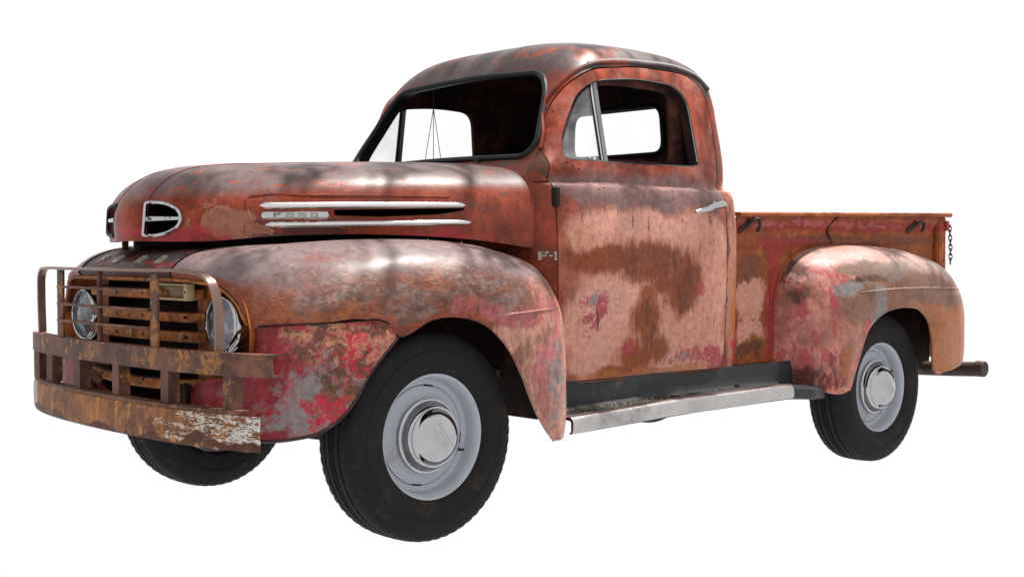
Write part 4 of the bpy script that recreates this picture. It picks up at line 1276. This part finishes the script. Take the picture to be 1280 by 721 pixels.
# ------------------------------------------------------------------ wheels
def wheel_parts(s):
    """outer face towards s*y; local origin at the middle of the tyre"""
    R = .365
    n = 180
    prof = [(.218, .080), (.226, .092), (.232, .098), (.245, .103), (.265, .1065), (.288, .1076), (.294, .1077), (.2955, .1096), (.2985, .1096), (.300, .1073), (.315, .105), (.332, .1005), (.344, .095), (.3515, .090), (.357, .083), (.3615, .074), (.3640, .060), (.3652, .047), (.3590, .044), (.3590, .037), (.3655, .034), (.366, .016), (.3595, .013), (.3595, .005), (.366, .002)]
    prof = [(r+.011*max(0, (r-.25)/.116), y) for r, y in prof]
    prof = prof+[(r, -y) for r, y in prof[::-1]]
    k = len(prof)
    V = []; F = []
    for i in range(n):
        a = 2*PI*i/n
        notch = (i % 3 == 0)
        for j, (r, y) in enumerate(prof):
            jj = min(j, k-1-j)
            rr = r
            if notch and 12 <= jj <= 17:
                rr = r-.0028*(1 if jj >= 13 else .5)
            V.append((rr*math.cos(a), y, rr*math.sin(a)))
    for i in range(n):
        for j in range(k-1):
            F.append((i*k+j, ((i+1) % n)*k+j, ((i+1) % n)*k+j+1, i*k+j+1))
    tyre = fixn(mesh_from('tyre', V, F))
    # raised rings moulded on the sidewall
    rimp = [(.214, .079), (.2255, .0815), (.2275, .0850), (.2260, .0885), (.2220, .0880), (.2165, .083), (.209, .072), (.2045, .058), (.2035, .040), (.199, .030), (.190, .027), (.1815, .024), (.1795, .018)]
    rim = lathe(rimp, 72, 1)
    disc = lathe([(.1795, .018), (.1770, .026), (.168, .026), (.156, .031), (.144, .034), (.134, .046), (.128, .046), (.122, .026), (.05, .030)], 72, 1)
    inner = lathe([(.1795, .018), (.19, -.01), (.20, -.06), (.222, -.085)], 48, 1)
    V, F = merge(rim, disc, inner)
    cap = lathe([(r*1.15, y) for r, y in [(.1165, .046), (.1175, .053), (.1155, .060), (.110, .0605), (.107, .064), (.104, .078), (.0995, .092), (.094, .0985), (.0885, .0975), (.086, .1000), (.082, .1120), (.072, .1270), (.054, .1395), (.029, .1465), (0, .1485)]], 64, 1)
    return tyre, (V, F), cap
def flipy(vf, s):
    V, F = vf
    return [(v[0], s*v[1], v[2]) for v in V], F
def cap_h(r):
    return float(np.interp(r, [0, .0322, .0598, .0805, .0932, .0989], [.1485, .1465, .1395, .1270, .1120, .1000]))
for (wx, wz) in ((0.0, .3666), (2.896, .3400)):
    for s in (-1, 1):
        tyre, rimv, cap = wheel_parts(s)
        V, F = flipy(rimv, s)
        w = new_obj('wheel', fixn(mesh_from('wheel', V, F)), M['wheel'], truck, 40)
        yc = .748 if wx < 1 else .746
        w.location = (wx, s*yc, wz+(.05 if (wx > 1 and s > 0) else 0))
        w.rotation_euler = (0, (.5 if wx < 1 else -.3), 0)
        new_obj('tyre', tyre, M['tyre'], w, 30)
        V, F = flipy(cap, s)
        hc = new_obj('hubcap', fixn(mesh_from('hubcap', V, F)), M['chrome'], w, 50)
        # a slanting band across the cap carries the name
        hc.rotation_euler = (0, (-.5 if wx < 1 else .3), 0)
        ang = math.radians(-52)
        ux, uz = math.cos(ang), math.sin(ang)
        vx, vz = -uz, ux
        for k, chh in enumerate('FORD'):
            def fn(u, v, d, k=k):
                a = (-.030+k*.0165+u) if s < 0 else (.030-k*.0165-u)
                b = v-.006
                X, Z = ux*a+vx*b, uz*a+vz*b
                return np.array((X, s*(cap_h(math.hypot(X, Z))+d), Z))
            letter('cap_letter', chh, fn, .012, .013, M['chrome'], hc, .0009)
        for bb in (-.014, .014):
            pts = []
            for a in np.linspace(-.062, .062, 15):
                X, Z = ux*a+vx*bb, uz*a+vz*bb
                pts.append((X, s*(cap_h(math.hypot(X, Z))+.0005), Z))
            tube_obj('cap_rib', pts, .0011, M['chrome'], hc, n=6)
        # hand slots at the rim of the disc
        for k in range(4):
            a0 = k*PI/2+.35
            Vs = []; 
            for t in np.linspace(-.12, .12, 9):
                for rr, yy in ((.1750, .0240), (.1815, .0200)):
                    Vs.append((rr*math.cos(a0+t), s*(yy+.0035), rr*math.sin(a0+t)))
            Fs = [(2*i, 2*i+1, 2*i+3, 2*i+2) for i in range(8)]
            new_obj('wheel_slot', fixn(mesh_from('slot', Vs, Fs)), M['black'], w, None)
        tube_obj('valve_stem', [(.178, s*.03, .02), (.172, s*.062, .02)], .005, M['rubber'], w, n=8)
        V, F = lathe([(.05, -.09), (.16, -.09), (.16, -.03), (.10, -.02), (.03, .03)], 40, 1)
        new_obj('brake_drum', fixn(mesh_from('drum', [(v[0], s*v[1], v[2]) for v in V], F)), M['under'], w)

# ------------------------------------------------------------------ underbody
ch = empty('chassis', (0, 0, 0), truck)
for s in (-1, 1):
    pth = [(-.72, s*.36, .50), (-.3, s*.37, .52), (.6, s*.40, .50), (1.4, s*.43, .47), (2.4, s*.47, .50), (2.9, s*.48, .60), (3.4, s*.48, .56), (3.95, s*.48, .52)]
    tube_obj('frame_rail', hermite(np.array(pth), 4), .01, M['under'], ch, sq=(.05, .13), up=(0, 0, 1))
    # inner wheel house
    boxes('inner_fender', [((.05, s*.545, .80), (1.16, .02, .46))], M['under'], ch, .002)
    boxes('splash_apron', [((.59, s*.69, .62), (.02, .30, .50))], M['under'], ch, .002)
    boxes('front_splash', [((-.46, s*.70, .66), (.02, .26, .34))], M['under'], ch, .002)
    tube_obj('leaf_spring', [(2.3, s*.50, .46), (2.9, s*.50, .34), (3.5, s*.50, .46)], .01, M['grey_frame'], ch, sq=(.05, .035), up=(0, 0, 1))
    boxes('sill', [((1.25, s*.62, .46), (1.25, .10, .09))], M['under'], ch, .01)
    boxes('toe_panel', [((.66, s*.56, .50), (.14, .22, .10))], M['grey_frame'], ch, .01)
    tube_obj('fender_strut', [(3.02, s*.58, .70), (3.30, s*.80, .47)], .01, M['under'], ch, sq=(.012, .035), up=(0, 1, 0))
tube_obj('front_axle', [(0, -.70, .36), (0, -.5, .33), (0, 0, .31), (0, .5, .33), (0, .70, .36)], .035, M['under'], ch, n=10)
tube_obj('rear_axle', [(2.896, -.70, .352), (2.896, .70, .352)], .045, M['under'], ch, n=10)
boxes('engine', [((.1, 0, .66), (.7, .42, .5))], M['under'], ch, .05)
boxes('fuel_tank', [((3.3, .0, .52), (.5, .7, .16))], M['under'], ch, .03)
boxes('cross_member', [((3.60, 0, .55), (.08, 1.10, .07))], M['grey_frame'], ch, .008)
tube_obj('wire', hermite(np.array([(3.28, -.60, .585), (3.34, -.62, .555), (3.44, -.62, .55), (3.52, -.60, .575)]), 5), .004, M['cord'], ch, n=6)
# rear bumper pipe
pth = hermite(np.array([(3.90, -.865, .372), (3.905, -.70, .362), (3.91, -.45, .352), (3.915, 0, .345), (3.91, .45, .352), (3.905, .70, .362), (3.90, .865, .372)]), 5)
pipe = tube_obj('rear_bumper_pipe', pth, .041, M['rubbed'], truck, n=20)
V, F = lathe([(.041, 0), (.044, .004), (.044, .05), (.041, .054)], 20, 1, (3.90, -.868, .372))
new_obj('pipe_collar', mesh_from('pc', V, F), M['rubbed'], pipe)
for s in (-1, 1):
    tube_obj('pipe_bracket', [(3.91, s*.44, .36), (3.88, s*.47, .50)], .01, M['under'], pipe, sq=(.05, .012))
# model emblem on the cowl
for k, (chh, w_, x0) in enumerate((('F', .026, .643), ('-', .011, .671), ('1', .016, .684))):
    for s in (-1,):
        fn = (lambda u, v, d, x0=x0: side_pt(x0+u, .988+v, .002+d, BV_CAB, -1))
        letter('cowl_letter', chh, fn, w_, .034, M['letter'], cab, .004)

# ------------------------------------------------------------------ loose things
V = []; F = []
a0 = np.array((1.06, .45, 1.88))
for q in ((.992, .45, 1.44), (1.046, .45, 1.44), (1.096, .45, 1.44)):
    t = tube([(1.047, .45, 1.705), q], .0018, n=5); V, F = merge((V, F), t)
t = tube([(1.047, .45, 1.84), (1.047, .45, 1.705)], .0025, n=5); V, F = merge((V, F), t)
cord = new_obj('hanging_cord', mesh_from('cord', V, F), M['cord'])
cord['label'] = 'thin dark cord hanging in three strands inside the cab, seen through the windshield'
cord['category'] = 'cord'

V = []; F = []
def flake(c, r, th):
    o = len(V)
    a = rng.random()*2*PI
    for k in range(4):
        V.append((c[0]+r*math.cos(a+k*PI/2)*(1 if k % 2 else .5), c[1]+r*math.sin(a+k*PI/2)*(1 if k % 2 else .5), c[2]+rng.random()*th))
    V.append((c[0], c[1], c[2]+th*1.5))
    for k in range(4):
        F.append((o+k, o+(k+1) % 4, o+4))
    F.append((o+3, o+2, o+1, o))
for i in range(260):
    x = .70+abs(rng.gauss(0, .42))
    if x > 1.9: continue
    y = -.765-rng.random()*.09
    z = np.interp(x, [.55, 1.33, 2.0, 2.34], [.384, .408, .414, .385])+.003
    flake((x, y, z), .002+.005*rng.random()**2, .004)
lit = new_obj('leaf_litter', mesh_from('litter', V, F), M['litter'], None, None)
lit['kind'] = 'stuff'
lit['label'] = 'dry leaf bits and grit lying along the black running board'
lit['category'] = 'leaf litter'
V = []; F = []
for x, y in ((-.48, -.60), (-.1, -.66), (-.03, -.70), (.10, -.68), (.2, -.74), (.28, -.66)):
    h = ff[-1][2].ray_cast(Vector((x, y, 2)), Vector((0, 0, -1)))
    if h[0] is not None:
        flake((h[0].x, h[0].y, h[0].z+.001), .008, .004)
sl = new_obj('fallen_seeds', mesh_from('seeds', V, F), M['litter'], None, None)
sl['kind'] = 'stuff'
sl['label'] = 'few pale dry seeds scattered on top of the front fender'
sl['category'] = 'seeds'

# ------------------------------------------------------------------ the shade tree beside the truck (out of frame): its bough throws the dappled light
tree = empty('shade_tree', (-5.2, 2.2, 0))
tree['label'] = 'leafy shade tree beside the truck, its bough overhead throwing dappled light'
tree['category'] = 'tree'
M['bark'] = simple('tree_bark', (.09, .065, .045), .85, spec=.1, scale=8, bump=.6)
M['leaf'] = simple('tree_leaf', (.05, .085, .02), .6, spec=.2, scale=4)
SUNV = np.array((.38, -.06, .92)); SUNV /= np.linalg.norm(SUNV)
tpts = []
def local(p):
    return (p[0]+5.2, p[1]-2.2, p[2])
limb = hermite(np.array([(-5.2, 2.2, 4.0), (-3.6, 1.6, 5.6), (-1.2, .6, 6.4), (1.6, 0, 6.5), (4.0, -.6, 6.4), (5.6, -.9, 6.3)]), 6)
trk = hermite(np.array([(-5.2, 2.2, 0), (-5.15, 2.25, 1.5), (-5.25, 2.2, 3.0), (-5.2, 2.2, 4.05)]), 4)
tube_obj('trunk', [local(p) for p in trk], list(np.linspace(.30, .20, len(trk))), M['bark'], tree, n=12)
tube_obj('bough', [local(p) for p in limb], list(np.linspace(.17, .03, len(limb))), M['bark'], tree, n=10)
rt = random.Random(11)
V = []; F = []; tw = ([], [])
targets = [(-.66, -.15, 1.28, .16), (-.22, -.34, 1.34, .15), (.18, -.40, 1.35, .15), (.55, -.33, 1.37, .13), (-.05, -.1, 1.37, .14),
           (-.70, -.62, 1.0, .2), (.32, -.80, 1.0, .11), (.52, -.80, .92, .14),
           (.92, .30, 1.84, .2), (1.02, -.1, 1.88, .16), (1.10, -.48, 1.88, .14), (1.36, -.42, 1.92, .10), (1.3, .2, 1.95, .2),
           (1.18, -.74, 1.27, .13), (1.60, -.74, 1.27, .11), (2.98, -.82, 1.02, .12), (3.42, -.80, .97, .2), (3.7, -.8, .8, .2),
           (1.35, -.86, .41, .16), (.8, -.86, .4, .12), (2.6, -.6, 1.2, .15), (3.2, -.7, 1.2, .12), (-.8, .3, .96, .15), (-.78, -.25, .98, .12), (-.83, -.6, .69, .1)]
clumps = []
for x, y, z, r in targets:
    t = rt.uniform(4.6, 5.6)
    clumps.append((np.array((x, y, z))+SUNV*t*1.0, r))
for i in range(46):
    q = limb[rt.randrange(2, len(limb))]
    c = q+np.array((rt.gauss(0, .8), rt.choice((-1, 1))*rt.uniform(1.9, 3.6), rt.gauss(.3, .5)))
    clumps.append((c, rt.uniform(.25, .5)))
for c, r in clumps:
    q = limb[np.argmin(np.linalg.norm(limb-c, axis=1))]
    mid = (c+q)/2+np.array((0, 0, .15))
    tv = tube([local(p) for p in hermite(np.array([q, mid, c]), 3)], .010, n=5)
    tw = merge(tw, tv)
    for k in range(int(70*(r/.16)**1.6)):
        d = np.array([rt.gauss(0, 1) for _ in range(3)]); d = d/np.linalg.norm(d)*r*rt.random()**.45
        p = c+d
        a = np.array([rt.gauss(0, 1) for _ in range(3)]); a /= np.linalg.norm(a)
        b = np.cross(a, [rt.gauss(0, 1) for _ in range(3)]); b /= np.linalg.norm(b)
        L_ = rt.uniform(.030, .055)
        o = len(V)
        V += [local(p-a*L_), local(p+b*L_*.45), local(p+a*L_), local(p-b*L_*.45)]
        F.append((o, o+1, o+2, o+3))
new_obj('crown', mesh_from('crown', V, F), M['leaf'], tree, None)
new_obj('twigs', mesh_from('twigs', *tw), M['bark'], tree, None)
